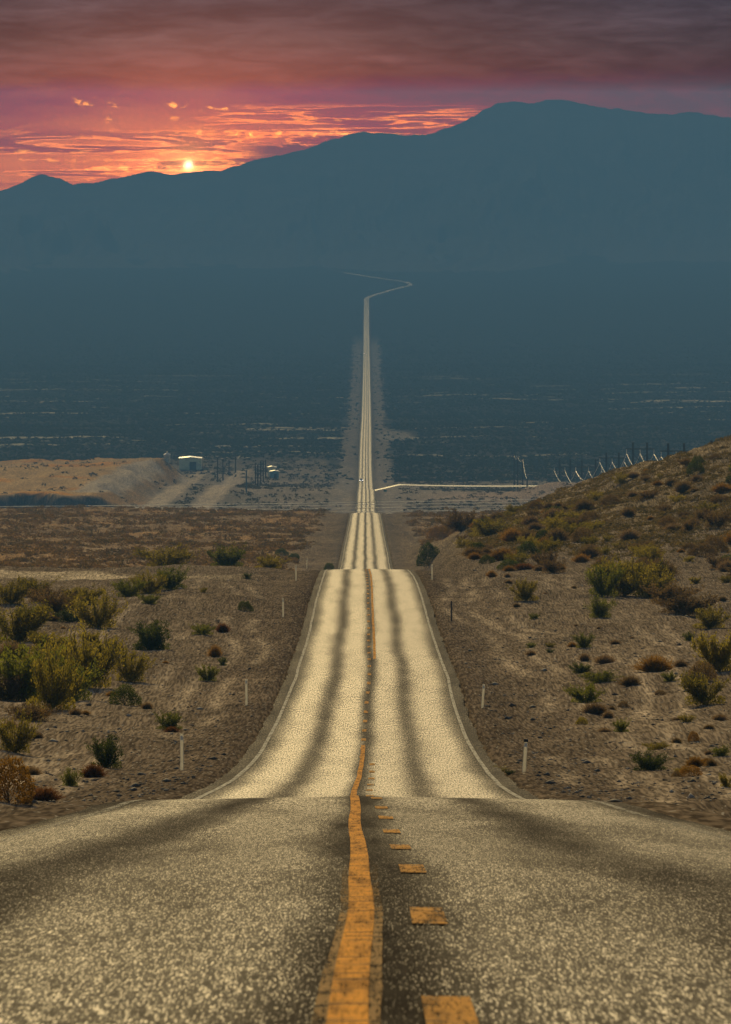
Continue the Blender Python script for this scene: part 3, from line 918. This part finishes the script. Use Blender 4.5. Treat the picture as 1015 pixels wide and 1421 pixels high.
def scrub_mat(name, cols):
    m = bpy.data.materials.new(name); m.use_nodes = True; t = m.node_tree
    t.nodes.remove(t.nodes['Principled BSDF']); out = t.nodes['Material Output']
    X, Y, Z = position(t)
    n = noise(t, xyz(t, X * .35, Y * .09), 1.0, 3, .7)
    n2 = noise(t, xyz(t, X * 3, Y * .6, Z * 3), 1.0, 2, .7)
    c = mixc(t, n.sst(.38, .62), cols[0], cols[1]); c = mixc(t, n2.sst(.5, .7), c, cols[2])
    a = t.nodes.new('ShaderNodeBsdfDiffuse'); b = t.nodes.new('ShaderNodeBsdfTranslucent')
    t.links.new(c, a.inputs[0]); t.links.new(c, b.inputs[0])
    mx = t.nodes.new('ShaderNodeMixShader'); mx.inputs[0].default_value = .4
    t.links.new(a.outputs[0], mx.inputs[1]); t.links.new(b.outputs[0], mx.inputs[2]); t.links.new(mx.outputs[0], out.inputs[0])
    return m

# flats between the second and third crests, and the rough of the right hill
n = 10000
ds = rng.uniform(1180, 2500, n); xs = rng.uniform(-.05, .05, n) * ds
a = np.abs(xs); keep = (a > 11 + 2 * fbm(ds / 40, ds * 0, 74)) & (fbm(xs / 14, ds / 70, 75) < rng.uniform(-.1, 1.0, n)) & ~((xs > 0) & (ds < 1500))
xs, ds = xs[keep], ds[keep]
scrub('desert_scrub', 'low brown scrub covering the flats left of the road', xs, ds, rng.uniform(.8, 2.6, len(xs)), rng.uniform(.5, 1.3, len(xs)),
      scrub_mat('brown_scrub', ((.11, .085, .03), (.24, .145, .05), (.34, .21, .065))), clump_variants(6, 60, .22, 500))
n = 9000
ds = rng.uniform(720, 1130, n); xs = rng.uniform(.012, .05, n) * ds
keep = (xs > 10) & (xs > 10 + (800 - ds) * .12) & (fbm(xs / 5, ds / 40, 87) < rng.uniform(-.3, .8, n))
xs, ds = xs[keep], ds[keep]
scrub('hill_scrub', 'small dry plants strewn over the right hillside', xs, ds, rng.uniform(.2, 1.15, len(xs)), rng.uniform(.15, .6, len(xs)),
      scrub_mat('hill_scrub_twigs', ((.11, .09, .03), (.19, .14, .045), (.30, .21, .07))), clump_variants(6, 40, .26, 520))

# scrub of the valley
def on_track(x, d):
    m = np.zeros(len(x), bool)
    for pts, w in TRACK_W: m |= seg_dist(x, d, pts, .5) < w * 1.2
    return m
n = 10000
ds = rng.uniform(3150, 4900, n); xs = rng.uniform(-.05, .05, n) * ds
plat = (xs < -84) & (ds < 4450)
keep = (np.abs(xs) > 14.5) & ~on_track(xs, ds) & (fbm(xs / 24, ds / 90, 77) > rng.uniform(-.5, .5, n)) & ((ds < 4600) | ((xs < -14) & (xs > -118))) & (~plat | (rng.uniform(0, 1, n) < .22))
keep |= (np.abs(xs) > 7) & (rng.uniform(0, 1, n) < .03) & ~on_track(xs, ds)
xs, ds = xs[keep], ds[keep]
scrub('valley_scrub', 'dark scrub round the sheds and poles on the valley side', xs, ds, rng.uniform(1.0, 3.0, len(xs)), rng.uniform(.7, 1.6, len(xs)),
      scrub_mat('valley_scrub_twigs', ((.05, .046, .024), (.085, .07, .032), (.13, .085, .035))), clump_variants(6, 22, .4, 540))
n = 135000
ds = 4350 * (11500 / 4350) ** rng.uniform(0, 1, n); xs = rng.uniform(-.05, .05, n) * ds
keep = (np.abs(xs - road_x(ds)) > 15 + 4 * fbm(ds / 120, xs * 0, 82)) & (washes(xs, ds) < rng.uniform(.05, .9, n)) & (ds < rng.uniform(6500, 11500, n)) & (fbm(xs / 40, ds / 160, 85) > rng.uniform(-2.2, .2, n)) & ((ds > 6200) | (rng.uniform(0, 1, n) < .72)) & (np.hypot((xs - 19) / 15, (ds - 5480) / 150) > 1) & ~((xs < -14) & (xs > -118) & (ds < 4860))
keep |= (np.abs(xs - road_x(ds)) > 6) & (rng.uniform(0, 1, n) < .05)
xs, ds = xs[keep], ds[keep]
scrub('plain_scrub', 'dark grey green scrub spread over the far plain', xs, ds, rng.uniform(1.1, 2.5, len(xs)), rng.uniform(.7, 1.6, len(xs)),
      scrub_mat('plain_scrub_twigs', ((.026, .034, .021), (.038, .044, .026), (.075, .075, .042))), clump_variants(4, 9, .75, 560))

# stones on the gravel
def stones():
    n = 15000
    ds = 200 + 560 * rng.uniform(0, 1, n) ** 1.15; xs = rng.uniform(-.05, .05, n) * ds
    keep = np.abs(xs - road_x(ds)) > 4.7
    xs, ds = xs[keep], ds[keep]; n = len(xs)
    zs = ground_z(xs, ds)
    s = .018 + .055 * rng.uniform(0, 1, n) ** 4 + .1 * (rng.uniform(0, 1, n) > .993)
    oct_ = np.array([(1, 0, 0), (0, 1, 0), (-1, 0, 0), (0, -1, 0), (0, 0, .8), (0, 0, -.5)], float)
    tri = np.array([(0, 1, 4), (1, 2, 4), (2, 3, 4), (3, 0, 4), (1, 0, 5), (2, 1, 5), (3, 2, 5), (0, 3, 5)])
    V = oct_[None] * (1 + .35 * rng.normal(size=(n, 6, 1)).clip(-1.5, 1.5)) * s[:, None, None] * np.array([1.3, 1.1, .9])
    V = V + np.stack([xs, ds, zs + .25 * s], -1)[:, None]
    Fq = (tri[None] + (np.arange(n) * 6)[:, None, None]).reshape(-1, 3)
    m, t, p = new_mat('stone')
    X, Y, Z = position(t)
    nn = noise(t, xyz(t, X * 2.2, Y * 1.1), 1.0, 1)
    t.links.new(mixc(t, nn.sst(.45, .72), (.10, .082, .06), (.42, .37, .29)), p.inputs['Base Color'])
    p.inputs['Roughness'].default_value = .85
    tag(obj('gravel_stones', np_mesh('gravel_stones', V.reshape(-1, 3), Fq, m)), 'loose stones strewn over the gravel slopes', 'stones', kind='stuff')
stones()

# ------------------------------------------------------------------ roadside posts
M_post = leaf_mat('white_plastic', (.74, .72, .64), (.80, .78, .70), .58)
M_black = plain('black_plastic', (.02, .02, .02), .6)
M_steel = plain('dark_steel', (.07, .065, .06), .6, .3)
M_refl = plain('reflector', (.75, .72, .62), .25, 0, .05, 3, .6)
SIDE = {'l': 'left', 'r': 'right'}
POSTS = [('l', 252, 1069, 52, 'nearest left white post by the road, tallest in the picture'),
         ('l', 342, 979, 37, 'second white post left of the road, halfway up the bend'),
         ('l', 393, 857, 27, 'third white post left of the road below the second crest'),
         ('l', 411, 806, 22, 'white post left of the road just before the second crest'),
         ('l', 426, 789, 15, 'farthest left white post at the second crest'),
         ('r', 728, 1072, 44, 'nearest right white post with a dark cap'),
         ('r', 670, 983, 34, 'second white post right of the road, leaning a little'),
         ('r', 627, 862, 27, 'dark metal post right of the road with black top'),
         ('r', 600, 805, 22, 'white post right of the road just before the second crest')]
for sd, px, py, h, lab in POSTS:
    x, d, z = at(px, py)
    H = h * d / F; dark = 'dark metal' in lab; cap = dark or 'dark cap' in lab
    o = empty('marker_post', (x, d, z)); tag(o, lab, 'marker post', 'marker posts along the road')
    w = .052 if not dark else .04
    mb = MB()
    mb.hexa([(-w, -.012, -.25), (w, -.012, -.25), (w, .012, -.25), (-w, .012, -.25)],
            [(-w, -.012, H * .98), (w, -.012, H * .98), (w, .012, H * .98), (-w, .012, H * .98)])
    mb.box((-w, .012, H * .5 - .1), (.01, .045, H * .9)); mb.box((w, .012, H * .5 - .1), (.01, .045, H * .9))
    mb.build('post_blade', M_steel if dark else M_post, o)
    mb = MB(); mb.box((0, -.016, H * .87), (w * 1.5, .008, .12)); mb.build('reflector', M_black if dark else M_refl, o)
    if cap:
        mb = MB(); mb.box((0, 0, H * .98 + .03), (w * 2.5, .05, .09)); mb.build('cap', M_black, o, bevel=.008)
    o.rotation_euler = (0, math.radians(3.5) if px in (670, 728) else math.radians(random.uniform(-1.2, 1.2)), random.uniform(-.2, .2))

# ------------------------------------------------------------------ power lines
M_wood = plain('weathered_pole_wood', (.035, .024, .017), .9, 0, .3, 1)
M_wire = plain('bright_wire', (.8, .77, .68), .5, .4, .05, 1)
M_ins = plain('glass_insulator', (.5, .5, .46), .5, 0, .1, 3, .3)

FR = []          # insulator foot points of every frame
def h_frame(pxa, pxb, py_top, d, py_bar, arms, lab):
    xa, xb = (pxa - CX) / F * d, (pxb - CX) / F * d
    zt = -float(slope(py_top)) * d; zb = -float(slope(py_bar)) * d
    xm = (xa + xb) / 2; zg = float(ground_z(xm, d)); g = min(zg, zt - 14)
    o = empty('h_frame_pylon', (xm, d, g)); tag(o, lab, 'pylon', 'wooden pylons of the right power line')
    for x in (xa, xb):
        mb = MB(); mb.tube([(x - xm, 0, -.8), (x - xm, 0, zt - g)], [.42, .36], 8); mb.build('pole', M_wood, o)
    l, r = (arms[0] - CX) / F * d - xm, (arms[1] - CX) / F * d - xm
    mb = MB(); mb.box(((l + r) / 2, .2, zb - g), (r - l, .2, .34)); mb.build('crossarm', M_wood, o)
    mb = MB(); h = zb - g
    mb.tube([(xa - xm, -.2, h - 1.5), (xb - xm, -.2, h - 7.5)], .11, 5); mb.tube([(xb - xm, -.32, h - 1.5), (xa - xm, -.32, h - 7.5)], .11, 5)
    mb.build('brace', M_wood, o)
    pts = []
    for q in (l + .25, (l + r) / 2, r - .25):
        mb = MB()
        for i in range(7): mb.tube([(q, .2, h - .2 - i * .21), (q, .2, h - .34 - i * .21)], [.15, .09], 8)
        mb.build('insulator', M_ins, o)
        pts.append(Vector((q + xm, d + .2, h + g - 1.7)))
    FR.append(pts)

h_frame(988, 1013, 611, 2420, 624, (975, 1026), 'nearest wooden pylon, rightmost, its foot hidden by the hill')
h_frame(928, 950, 615, 2700, 626, (917, 961), 'second wooden pylon from the right, on the hill skyline')
h_frame(879, 898.6, 614, 3000, 623, (869, 909), 'tallest standing wooden pylon with wide crossarm, third from the right')
h_frame(842, 859.5, 628, 3350, 635.5, (832, 868), 'fourth wooden pylon from the right, behind the hill shoulder')
h_frame(808, 827, 637, 3600, 648, (799, 836), 'fifth wooden pylon from the right, beside the leftmost one')
h_frame(777, 792, 637, 3950, 648, (769, 800), 'leftmost wooden pylon of the right power line')

def wire(p, q, sag, rad, lab, group, n=24):
    pts = []
    for i in range(n + 1):
        s = i / n; v = p.lerp(q, s); v.z -= sag * 4 * s * (1 - s); pts.append(v - p)
    mb = MB(); mb.tube(pts, rad, 8)
    o = mb.build('overhead_wire', M_wire, None, p)
    o.data.polygons.foreach_set('use_smooth', [True] * len(o.data.polygons))
    tag(o, lab, 'wire', group)
ORD = ['nearest', 'second', 'third', 'fourth', 'fifth']
WHICH = ['left', 'middle', 'right']
for i in range(len(FR) - 1):
    for j in range(3):
        wire(FR[i][j], FR[i + 1][j], 5.6 + .5 * ((i + j) % 3), .05, '%s wire of the %s span between the right pylons' % (WHICH[j], ORD[i]), 'wires of the right power line')

# slim far poles left of the pylons and the wires crossing the road
def pole(px, py_top, py_foot, d, lab, group, arm=1.6, tint=None):
    x = (px - CX) / F * d; zt = -float(slope(py_top)) * d; g = min(float(ground_z(x, d)), -float(slope(py_foot)) * d + 1)
    o = empty('utility_pole', (x, d, g)); tag(o, lab, 'utility pole', group)
    mb = MB(); mb.tube([(0, 0, -.5), (0, 0, zt - g)], [.32, .27], 7); mb.build('pole', tint or M_wood, o)
    mb = MB(); mb.box((0, .12, zt - g - .7), (arm * 2, .12, .16)); mb.build('crossarm', tint or M_wood, o)
    for s in (-.9, 0, .9):
        mb = MB(); mb.tube([(s * arm, .12, zt - g - .62), (s * arm, .12, zt - g - .3)], [.09, .05], 6); mb.build('insulator', M_ins, o)
    return Vector((x, d, zt - .4))
PP = []
for px, t_, f_, d, lab in [(714, 631, 690, 4100, 'pole at the left end of the pole row right of the road'), (719, 633, 684, 3960, 'slim pole second in the row right of the road'),
                           (726, 636, 688, 3830, 'slim pole third in the row right of the road'), (732, 664, 692, 3560, 'short pole at the right end of the row right of the road')]:
    PP.append(pole(px, t_, f_, d, lab, 'slim poles right of the road', 1.1))
for i in range(3):
    wire(PP[i], PP[i + 1], 1.5, .04, 'wire between the slim poles right of the road, span %s' % ('left', 'middle', 'right')[i], 'wires of the slim poles')
M_blue = plain('blue_green_post', (.07, .12, .14), .6)
for px, t_, f_, lab in [(302, 635, 669, 'leftmost of the poles between the two dirt tracks'), (309.5, 637, 667, 'second pole between the two dirt tracks'),
                        (318, 638, 660, 'third pole between the two dirt tracks'), (327, 634, 656, 'pole by the right dirt track, farthest of its four'),
                        (354.7, 642, 673, 'leftmost brown pole in the yard by the small sheds'), (358, 645, 676, 'nearest brown pole in the yard by the small sheds'),
                        (362, 640, 671, 'middle brown pole in the yard by the small sheds'), (365.5, 639, 669, 'brown pole fourth in the yard by the small sheds'),
                        (368.7, 638, 661, 'rightmost brown pole in the yard by the small sheds')]:
    x, d, z = at(px, f_, 3190)
    pole(px, t_, f_, d, lab, 'poles round the yard', .9)
x, d, z = at(342, 683, 3190)
pole(342, 652, 683, d, 'blue green post beside the right dirt track', 'poles round the yard', .4, M_blue)

# long wires across the road, from beyond the left edge to beyond the right edge
for k, (yl, yr, d) in enumerate([(703.5, 689, 2900), (706, 693, 2920), (711, 697, 2700), (715, 703, 2720), (719, 705, 2500)]):
    xl, xr_ = -.062 * d, .040 * d
    p = Vector((xl, d, -float(slope(yl + .8)) * d)); q = Vector((xr_, d + 40, -float(slope(yr - 1)) * (d + 40)))
    lab = ['uppermost', 'second', 'third', 'fourth', 'lowest'][k] + ' of the pale wires strung across the valley below the sheds'
    wire(p, q, .7, .09, lab, 'wires across the valley', 40)

# ------------------------------------------------------------------ sheds, tank
M_wall = plain('shed_metal', (.78, .74, .44), .7, 0, .12, .5)
M_roof = plain('bright_roof_metal', (.66, .62, .50), .4, .2, .08, .5)
M_door = plain('shed_door', (.10, .11, .09), .6)
def shed(px, py, wpx, hpx, name, lab, dep=9.0, wall=None, dmin=3190):
    x, d, z = at(px, py, dmin); W = wpx * d / F; H = hpx * d / F
    o = empty(name, (x, d, z - .1)); tag(o, lab, 'building', None)
    w2 = W / 2; e = H * .9
    mb = MB()
    prof = [(-w2, 0), (w2, 0), (w2, e), (0, H - .12), (-w2, e)]
    n = 5; V = [(a, 0, b) for a, b in prof] + [(a, dep, b) for a, b in prof]
    mb.add(V, [tuple(range(n))[::-1], tuple(range(n, 2 * n))] + [(i, (i + 1) % n, (i + 1) % n + n, i + n) for i in range(n)])
    mb.build('wall', wall or M_wall, o)
    mb = MB()
    for s in (-1, 1):
        mb.hexa([(s * (w2 + .3), -.35, e - .06), (0, -.35, H - .05), (0, dep + .35, H - .05), (s * (w2 + .3), dep + .35, e - .06)],
                [(s * (w2 + .3), -.35, e + .14), (0, -.35, H + .15), (0, dep + .35, H + .15), (s * (w2 + .3), dep + .35, e + .14)])
    mb.build('roof', M_roof, o)
    mb = MB(); mb.box((W * .12, -.04, e * .35), (W * .3, .06, e * .7)); dr = mb.build('door', M_door, o)
    mb = MB(); mb.box((W * .12 + W * .11, -.09, e * .35), (.08, .05, .25)); mb.build('handle', M_steel, dr)
    return o
shed(264, 652, 31, 17.5, 'metal_shed', 'large pale green metal shed with bright roof at the end of the embankment', 14)
M_wb = plain('blue_shed_metal', (.2, .36, .38), .6)
shed(381, 664, 12, 11, 'small_shed', 'small blue grey shed in the yard, in front of the taller tan one', 5, M_wb)
shed(377.5, 661, 11, 14, 'small_shed', 'tan shed with pale roof right behind the small blue grey one', 5, M_wall, 3190)
# tank
x, d, z = at(232, 641, 3190); R = 4.6 * d / F
o = empty('water_tank', (x, d, z)); tag(o, 'round water tank with pale conical lid on the embankment end', 'water tank')
mb = MB(); mb.tube([(0, 0, -.6), (0, 0, R * 2.0)], R, 20); mb.build('tank_body', plain('tank_metal', (.55, .52, .40), .6), o)
mb = MB(); mb.tube([(0, 0, R * 2.0), (0, 0, R * 2.25), (0, 0, R * 2.75)], [R * 1.07, R * 1.07, R * .18], 20); lid = mb.build('lid', M_roof, o)
mb = MB(); mb.tube([(0, 0, R * 2.7), (0, 0, R * 3.1)], R * .15, 8); mb.build('vent', M_roof, lid)

# ------------------------------------------------------------------ vehicles
M_glass = plain('dark_glass', (.02, .022, .025), .12, 0, .05, 2, .6)
M_tyre = plain('tyre_rubber', (.015, .015, .015), .8)
M_rim = plain('rim_metal', (.5, .5, .5), .3, .9)
M_lamp = plain('lamp_glass', (.85, .83, .75), .15, 0, .03, 2, .7)
M_added_glow = plain('headlight_added_glow', (.9, .9, .85), .3)
_p = M_added_glow.node_tree.nodes['Principled BSDF']; _p.inputs['Emission Color'].default_value = (1, .95, .85, 1); _p.inputs['Emission Strength'].default_value = 7  # glow added to the headlights so the backlit cars show white
M_chrome = plain('dark_bumper', (.03, .03, .03), .5)
def car(x, d, z, col, rz, lab, group=None, rough=.25, lamp=None):
    """length along y, front at -y"""
    paint_ = plain('car_paint', col, rough, .1, .04, 1, .6)
    o = empty('car', (x, d, z), rz); tag(o, lab, 'car', group)
    L, W = 4.6, 1.85
    body = MB()
    prof = [(-2.28, .35), (-2.3, .62), (-2.15, .82), (-1.05, .98), (-.95, 1.0), (1.9, 1.02), (2.25, .9), (2.3, .55), (2.25, .35)]
    body.prism(prof, -W / 2, W / 2); body.build('body', paint_, o, bevel=.04)
    cab = MB()
    cab.hexa([(-.84, -1.02, .97), (.84, -1.02, .97), (.84, 1.95, .97), (-.84, 1.95, .97)], [(-.62, -.25, 1.62), (.62, -.25, 1.62), (.62, 1.45, 1.62), (-.62, 1.45, 1.62)])
    cab.build('cabin', paint_, o, bevel=.04)
    g = MB(); g.hexa([(-.74, -1.0, 1.02), (.74, -1.0, 1.02), (.74, -.9, 1.02), (-.74, -.9, 1.02)], [(-.57, -.34, 1.56), (.57, -.34, 1.56), (.57, -.24, 1.56), (-.57, -.24, 1.56)])
    g.build('windscreen', M_glass, o)
    g = MB(); g.hexa([(-.72, 1.84, 1.04), (.72, 1.84, 1.04), (.72, 1.95, 1.04), (-.72, 1.95, 1.04)], [(-.57, 1.44, 1.56), (.57, 1.44, 1.56), (.57, 1.54, 1.56), (-.57, 1.54, 1.56)])
    g.build('rear_window', M_glass, o)
    for s in (-1, 1):
        g = MB(); g.hexa([(s * .80, -.8, 1.04), (s * .845, -.8, 1.04), (s * .845, 1.7, 1.04), (s * .80, 1.7, 1.04)], [(s * .63, -.2, 1.55), (s * .675, -.2, 1.55), (s * .675, 1.3, 1.55), (s * .63, 1.3, 1.55)])
        g.build('side_window', M_glass, o)
        g = MB(); g.box((s * .66, -2.25, .72), (.36, .1, .16)); g.build('headlight', lamp or M_lamp, o)
        g = MB(); g.box((s * 1.0, -.75, 1.02), (.2, .1, .14)); g.build('wing_mirror', paint_, o)
        for y in (-1.42, 1.42):
            g = MB(); g.tube([(s * .72, y, .34), (s * .94, y, .34)], .34, 16); w = g.build('wheel', M_tyre, o)
            g = MB(); g.tube([(s * .93, y, .34), (s * .955, y, .34)], .2, 10); g.build('rim', M_rim, w)
    g = MB(); g.box((0, -2.3, .45), (1.7, .1, .22)); g.build('bumper', M_chrome, o)
    g = MB(); g.box((0, -2.29, .68), (.8, .06, .12)); g.build('grille', M_chrome, o)
    return o
d = 4330.0; x = (501.6 - CX) / F * d
car(x, d, float(road_z(d)) - .02, (.78, .77, .74), 0, 'white car coming up the left lane beyond the third crest', lamp=M_added_glow)
d = 9700.0; x = -1.7 + float(road_x(d))
car(x, d, float(road_z(d)) - .02, (.8, .79, .76), 0, 'tiny white car far down the road in the haze', lamp=M_added_glow)
x, d, z = at(553, 612.5, 4700)
car(x, d, z, (.035, .035, .04), math.radians(75), 'dark car parked sideways on the pull-out right of the road', None)

# signs beside the road
def sign(px, py, w, h, col, lab):
    d = float(np.interp(py, [667, 692], [4300, 3560])); x = (px - CX) / F * d; z = float(ground_z(x, d))
    o = empty('road_sign', (x, d, z)); tag(o, lab, 'road sign')
    for s in (-1, 1):
        mb = MB(); mb.box((s * w * .3, .06, .65), (.08, .06, 1.5)); mb.build('post', M_steel, o)
    mb = MB(); mb.box((0, 0, .75 + h / 2), (w, .04, h)); mb.build('panel', plain('sign_face', col, .5, 0, .08), o)
sign(535, 667, 1.6, .75, (.03, .10, .26), 'small blue roadside sign right of the white car')
sign(535, 691, 1.3, .75, (.02, .16, .14), 'small green roadside sign below the side road junction')

# ------------------------------------------------------------------ haze
mb = MB(); zb = -420.0
mb.box((0, (BOX_FAR - 300) / 2, (BOX_TOP + zb) / 2), (9000, BOX_FAR + 300, BOX_TOP - zb))
hm = bpy.data.materials.new('haze'); hm.use_nodes = True; ht = hm.node_tree
ht.nodes.remove(ht.nodes['Principled BSDF'])
pv = ht.nodes.new('ShaderNodeVolumePrincipled')
HAZE_COL = (.142, .365, .71)
pv.inputs['Color'].default_value = (*HAZE_COL, 1); pv.inputs['Density'].default_value = HAZE_D; pv.inputs['Anisotropy'].default_value = 0.0
ht.links.new(pv.outputs[0], ht.nodes['Material Output'].inputs['Volume'])
hz = mb.build('haze', hm)
tag(hz, 'thin blue haze filling the valley air', 'haze', kind='stuff')

# ------------------------------------------------------------------ sky
def build_world():
    w = bpy.data.worlds.new('World'); S.world = w; w.use_nodes = True
    t = w.node_tree; bg = t.nodes['Background']
    st = t.nodes.new('ShaderNodeTexSky'); st.sky_type = 'NISHITA'; st.sun_disc = False
    st.sun_elevation = SUN_EL; st.sun_rotation = SUN_AZ; st.dust_density = 3.0; st.air_density = 1.0
    tc = t.nodes.new('ShaderNodeTexCoord'); sp = t.nodes.new('ShaderNodeSeparateXYZ')
    t.links.new(tc.outputs['Generated'], sp.inputs[0])
    x, y, z = [N(t, sp.outputs[i]) for i in range(3)]
    yy = y.mx(.05)
    u = x / yy * F + CX; v = YH - z / yy * F          # sky angles, in 1/11842 rad steps from the view azimuth / eye level
    # large soft cloud deck
    c1 = noise(t, xyz(t, u * .0022, v * .016, 1.3), 1.0, 6, .58, .4)
    c2 = noise(t, xyz(t, u * .010, v * .050, 7.7), 1.0, 7, .62, .5)
    deck = c1.sst(.36, .64, .80, 1.2) * c2.sst(.34, .66, .84, 1.18)
    def ramp(stops):
        r = t.nodes.new('ShaderNodeValToRGB')
        m = t.nodes.new('ShaderNodeMapRange'); t.links.new(v.s, m.inputs[0])
        a, b = stops[0][0], stops[-1][0]
        m.inputs[1].default_value = a; m.inputs[2].default_value = b
        t.links.new(m.outputs[0], r.inputs[0])
        e = r.color_ramp.elements
        for i, (p, c) in enumerate(stops):
            q = e[i] if i < 2 else e.new((p - a) / (b - a))
            if i == 1: q.position = (p - a) / (b - a)
            q.color = (*c, 1)
        return r.outputs[0]
    base = ramp([(-200, (.06, .05, .075)), (0, (.088, .064, .070)), (60, (.114, .066, .064)), (110, (.150, .057, .052)), (137, (.14, .058, .056)), (175, (.20, .072, .058)), (235, (.34, .11, .07)), (320, (.2, .1, .09))])
    rt = u.sst(450, 1050, 1, .66)
    base = mixc(t, 1.0, base, xyz(t, deck * rt, deck * u.sst(450, 1050, 1, .80), deck * u.sst(450, 1050, 1, .95)), 'MULTIPLY')
    # glow round the sun
    dx = (u - 262) / 1.75; dy = v - 229
    r = (dx * dx + dy * dy).sqrt()
    g1 = (r * (-1 / 60)).exp(); g2 = (r * (-1 / 120)).exp()
    def addc(c, f, col):
        return mixc(t, f, c, col, 'ADD')
    c = addc(base, g1 * .75, (.75, .19, .045)); c = addc(c, g2 * 1.0, (.32, .052, .012))
    # horizontal cloud bars, grey purple, with lit rims
    def bars(uo, ks, kv, lo, hi):
        n_ = noise(t, xyz(t, (u + uo) * ks, v * kv, 2.0 + uo), 1.0, 7, .6, .5)
        return n_, n_.sst(lo, hi)
    low = v.sst(172, 196) * v.sst(262, 236)
    n1, b1 = bars(40, .0046, .066, .50, .56)
    near = (r * (-1 / 150)).exp()
    c = mixc(t, b1 * low * .75, c, (.22, .075, .075))
    rim = n1.gauss(.50, .014) * low
    c = addc(c, rim * (near * .95 + .10), (1.0, .27, .05))
    fine = noise(t, xyz(t, u * .045, v * .13, 9.0), 1.0, 6, .65, .4)
    up = v.sst(140, 158) * v.sst(200, 186) * u.sst(250, 340) * u.sst(720, 600)
    n3, b3 = bars(300, .0035, .075, .5, .55)
    c = addc(c, n3.gauss(.52, .022) * up * .85, (1.0, .24, .05))
    for (cu, cv, wu, wv, k) in ((118, 143, 13, 4, 1.3), (159, 146, 7, 7, 1.3), (236, 144, 9, 3, 1.2), (254, 147, 11, 2.6, 1.1), (285, 149, 22, 3, 1.1), (308, 150, 18, 2.5, .9), (152, 170, 6, 6, .6), (244, 163, 7, 5, .5),
                               (440, 187, 130, 2.4, 1.5), (330, 184, 60, 3, 1.1), (470, 166, 90, 1.6, .7), (545, 161, 60, 1.6, .55), (120, 221, 150, 2.0, .8), (210, 233, 130, 2.2, 1.0), (60, 210, 60, 2.0, .7), (330, 226, 90, 2.4, .9)):
        wob = (c2 - .5) * 34
        q = ((u - cu) / wu); p_ = (v - cv + wob * .35) / wv
        blob = (((q * q + p_ * p_) * -.4).exp() * .42 + (fine - .5) * 3.2).sst(.25, .85) * ((q * q + p_ * p_) * -.35).exp()
        c = addc(c, blob * (k * .85), (1.0, .36, .06))
    # cumulus bank at the foot of the big mountain
    nb = noise(t, xyz(t, u * .016, v * .034, 5.5), 1.0, 6, .6, .3)
    bank = (nb + v.sst(175, 225) * .35).sst(.62, .68) * u.sst(315, 380) * v.sst(176, 196)
    c = mixc(t, bank * .85, c, (.13, .075, .085))
    du = u - 262
    rc = (du * du + dy * dy).sqrt()
    c = addc(c, (rc * rc * (-1 / 30)).exp() * 2.2, (1.0, .78, .45)); c = addc(c, (rc * (-1 / 17)).exp() * .9, (.9, .40, .10))
    # the band is seen through the haze: brighter sky behind thicker air
    dep = ((YH - v).mx(.02)).pw(-1) * (BOX_TOP * F * HAZE_D)
    T = (dep.mn(BOX_FAR * HAZE_D) * -1).exp()
    sub = mixc(t, 1.0, c, mixc(t, 1.0, AIR, xyz(t, 1 - T, 1 - T, 1 - T), 'MULTIPLY'), 'SUBTRACT')
    lift = mixc(t, 1.0, mixc(t, 1.0, sub, (0, 0, 0), 'LIGHTEN'), xyz(t, T.pw(-1), T.pw(-1), T.pw(-1)), 'MULTIPLY')
    win = (x / yy).abs().sst(.30, .12) * (z / yy).abs().sst(.10, .035) * y.sst(.05, .3)
    sky = mixc(t, 1.0, st.outputs[0], (SKY_K, SKY_K, SKY_K), 'MULTIPLY')
    fin = mixc(t, win, sky, lift)
    t.links.new(fin, bg.inputs['Color']); bg.inputs['Strength'].default_value = 1.0
    w.cycles.sampling_method = 'AUTOMATIC'
SKY_K = .055
AIR = (.047, .096, .115)          # light the haze itself sends to the eye
build_world()

# ------------------------------------------------------------------ sun, camera, render
ld = bpy.data.lights.new('sun', 'SUN'); ld.energy = 2.7; ld.angle = math.radians(.53); ld.color = (1, .745, .31)
lo = bpy.data.objects.new('sun', ld); C.objects.link(lo)
v = Vector((math.sin(SUN_AZ) * math.cos(SUN_EL), math.cos(SUN_AZ) * math.cos(SUN_EL), math.sin(SUN_EL)))
lo.rotation_euler = (-v).to_track_quat('-Z', 'Y').to_euler(); lo.location = (0, 0, 5)

cd = bpy.data.cameras.new('camera'); co = bpy.data.objects.new('camera', cd); C.objects.link(co)
cd.sensor_fit = 'VERTICAL'; cd.sensor_height = 36; cd.lens = F / 1421 * 36
cd.clip_start = 1; cd.clip_end = 60000
co.location = (0, 0, 0); co.rotation_euler = (math.pi / 2 - PITCH, 0, 0)
cd.dof.use_dof = True; cd.dof.focus_distance = 260; cd.dof.aperture_fstop = 24
S.camera = co

S.view_settings.view_transform = 'Standard'; S.view_settings.look = 'None'
S.view_settings.exposure = 0; S.view_settings.gamma = 1
cy = S.cycles
cy.max_bounces = 5; cy.diffuse_bounces = 3; cy.glossy_bounces = 2; cy.transmission_bounces = 3; cy.volume_bounces = 1
cy.transparent_max_bounces = 4; cy.sample_clamp_indirect = 4
try:
    cy.use_denoising = True; cy.denoiser = 'OPENIMAGEDENOISE'
except Exception: pass
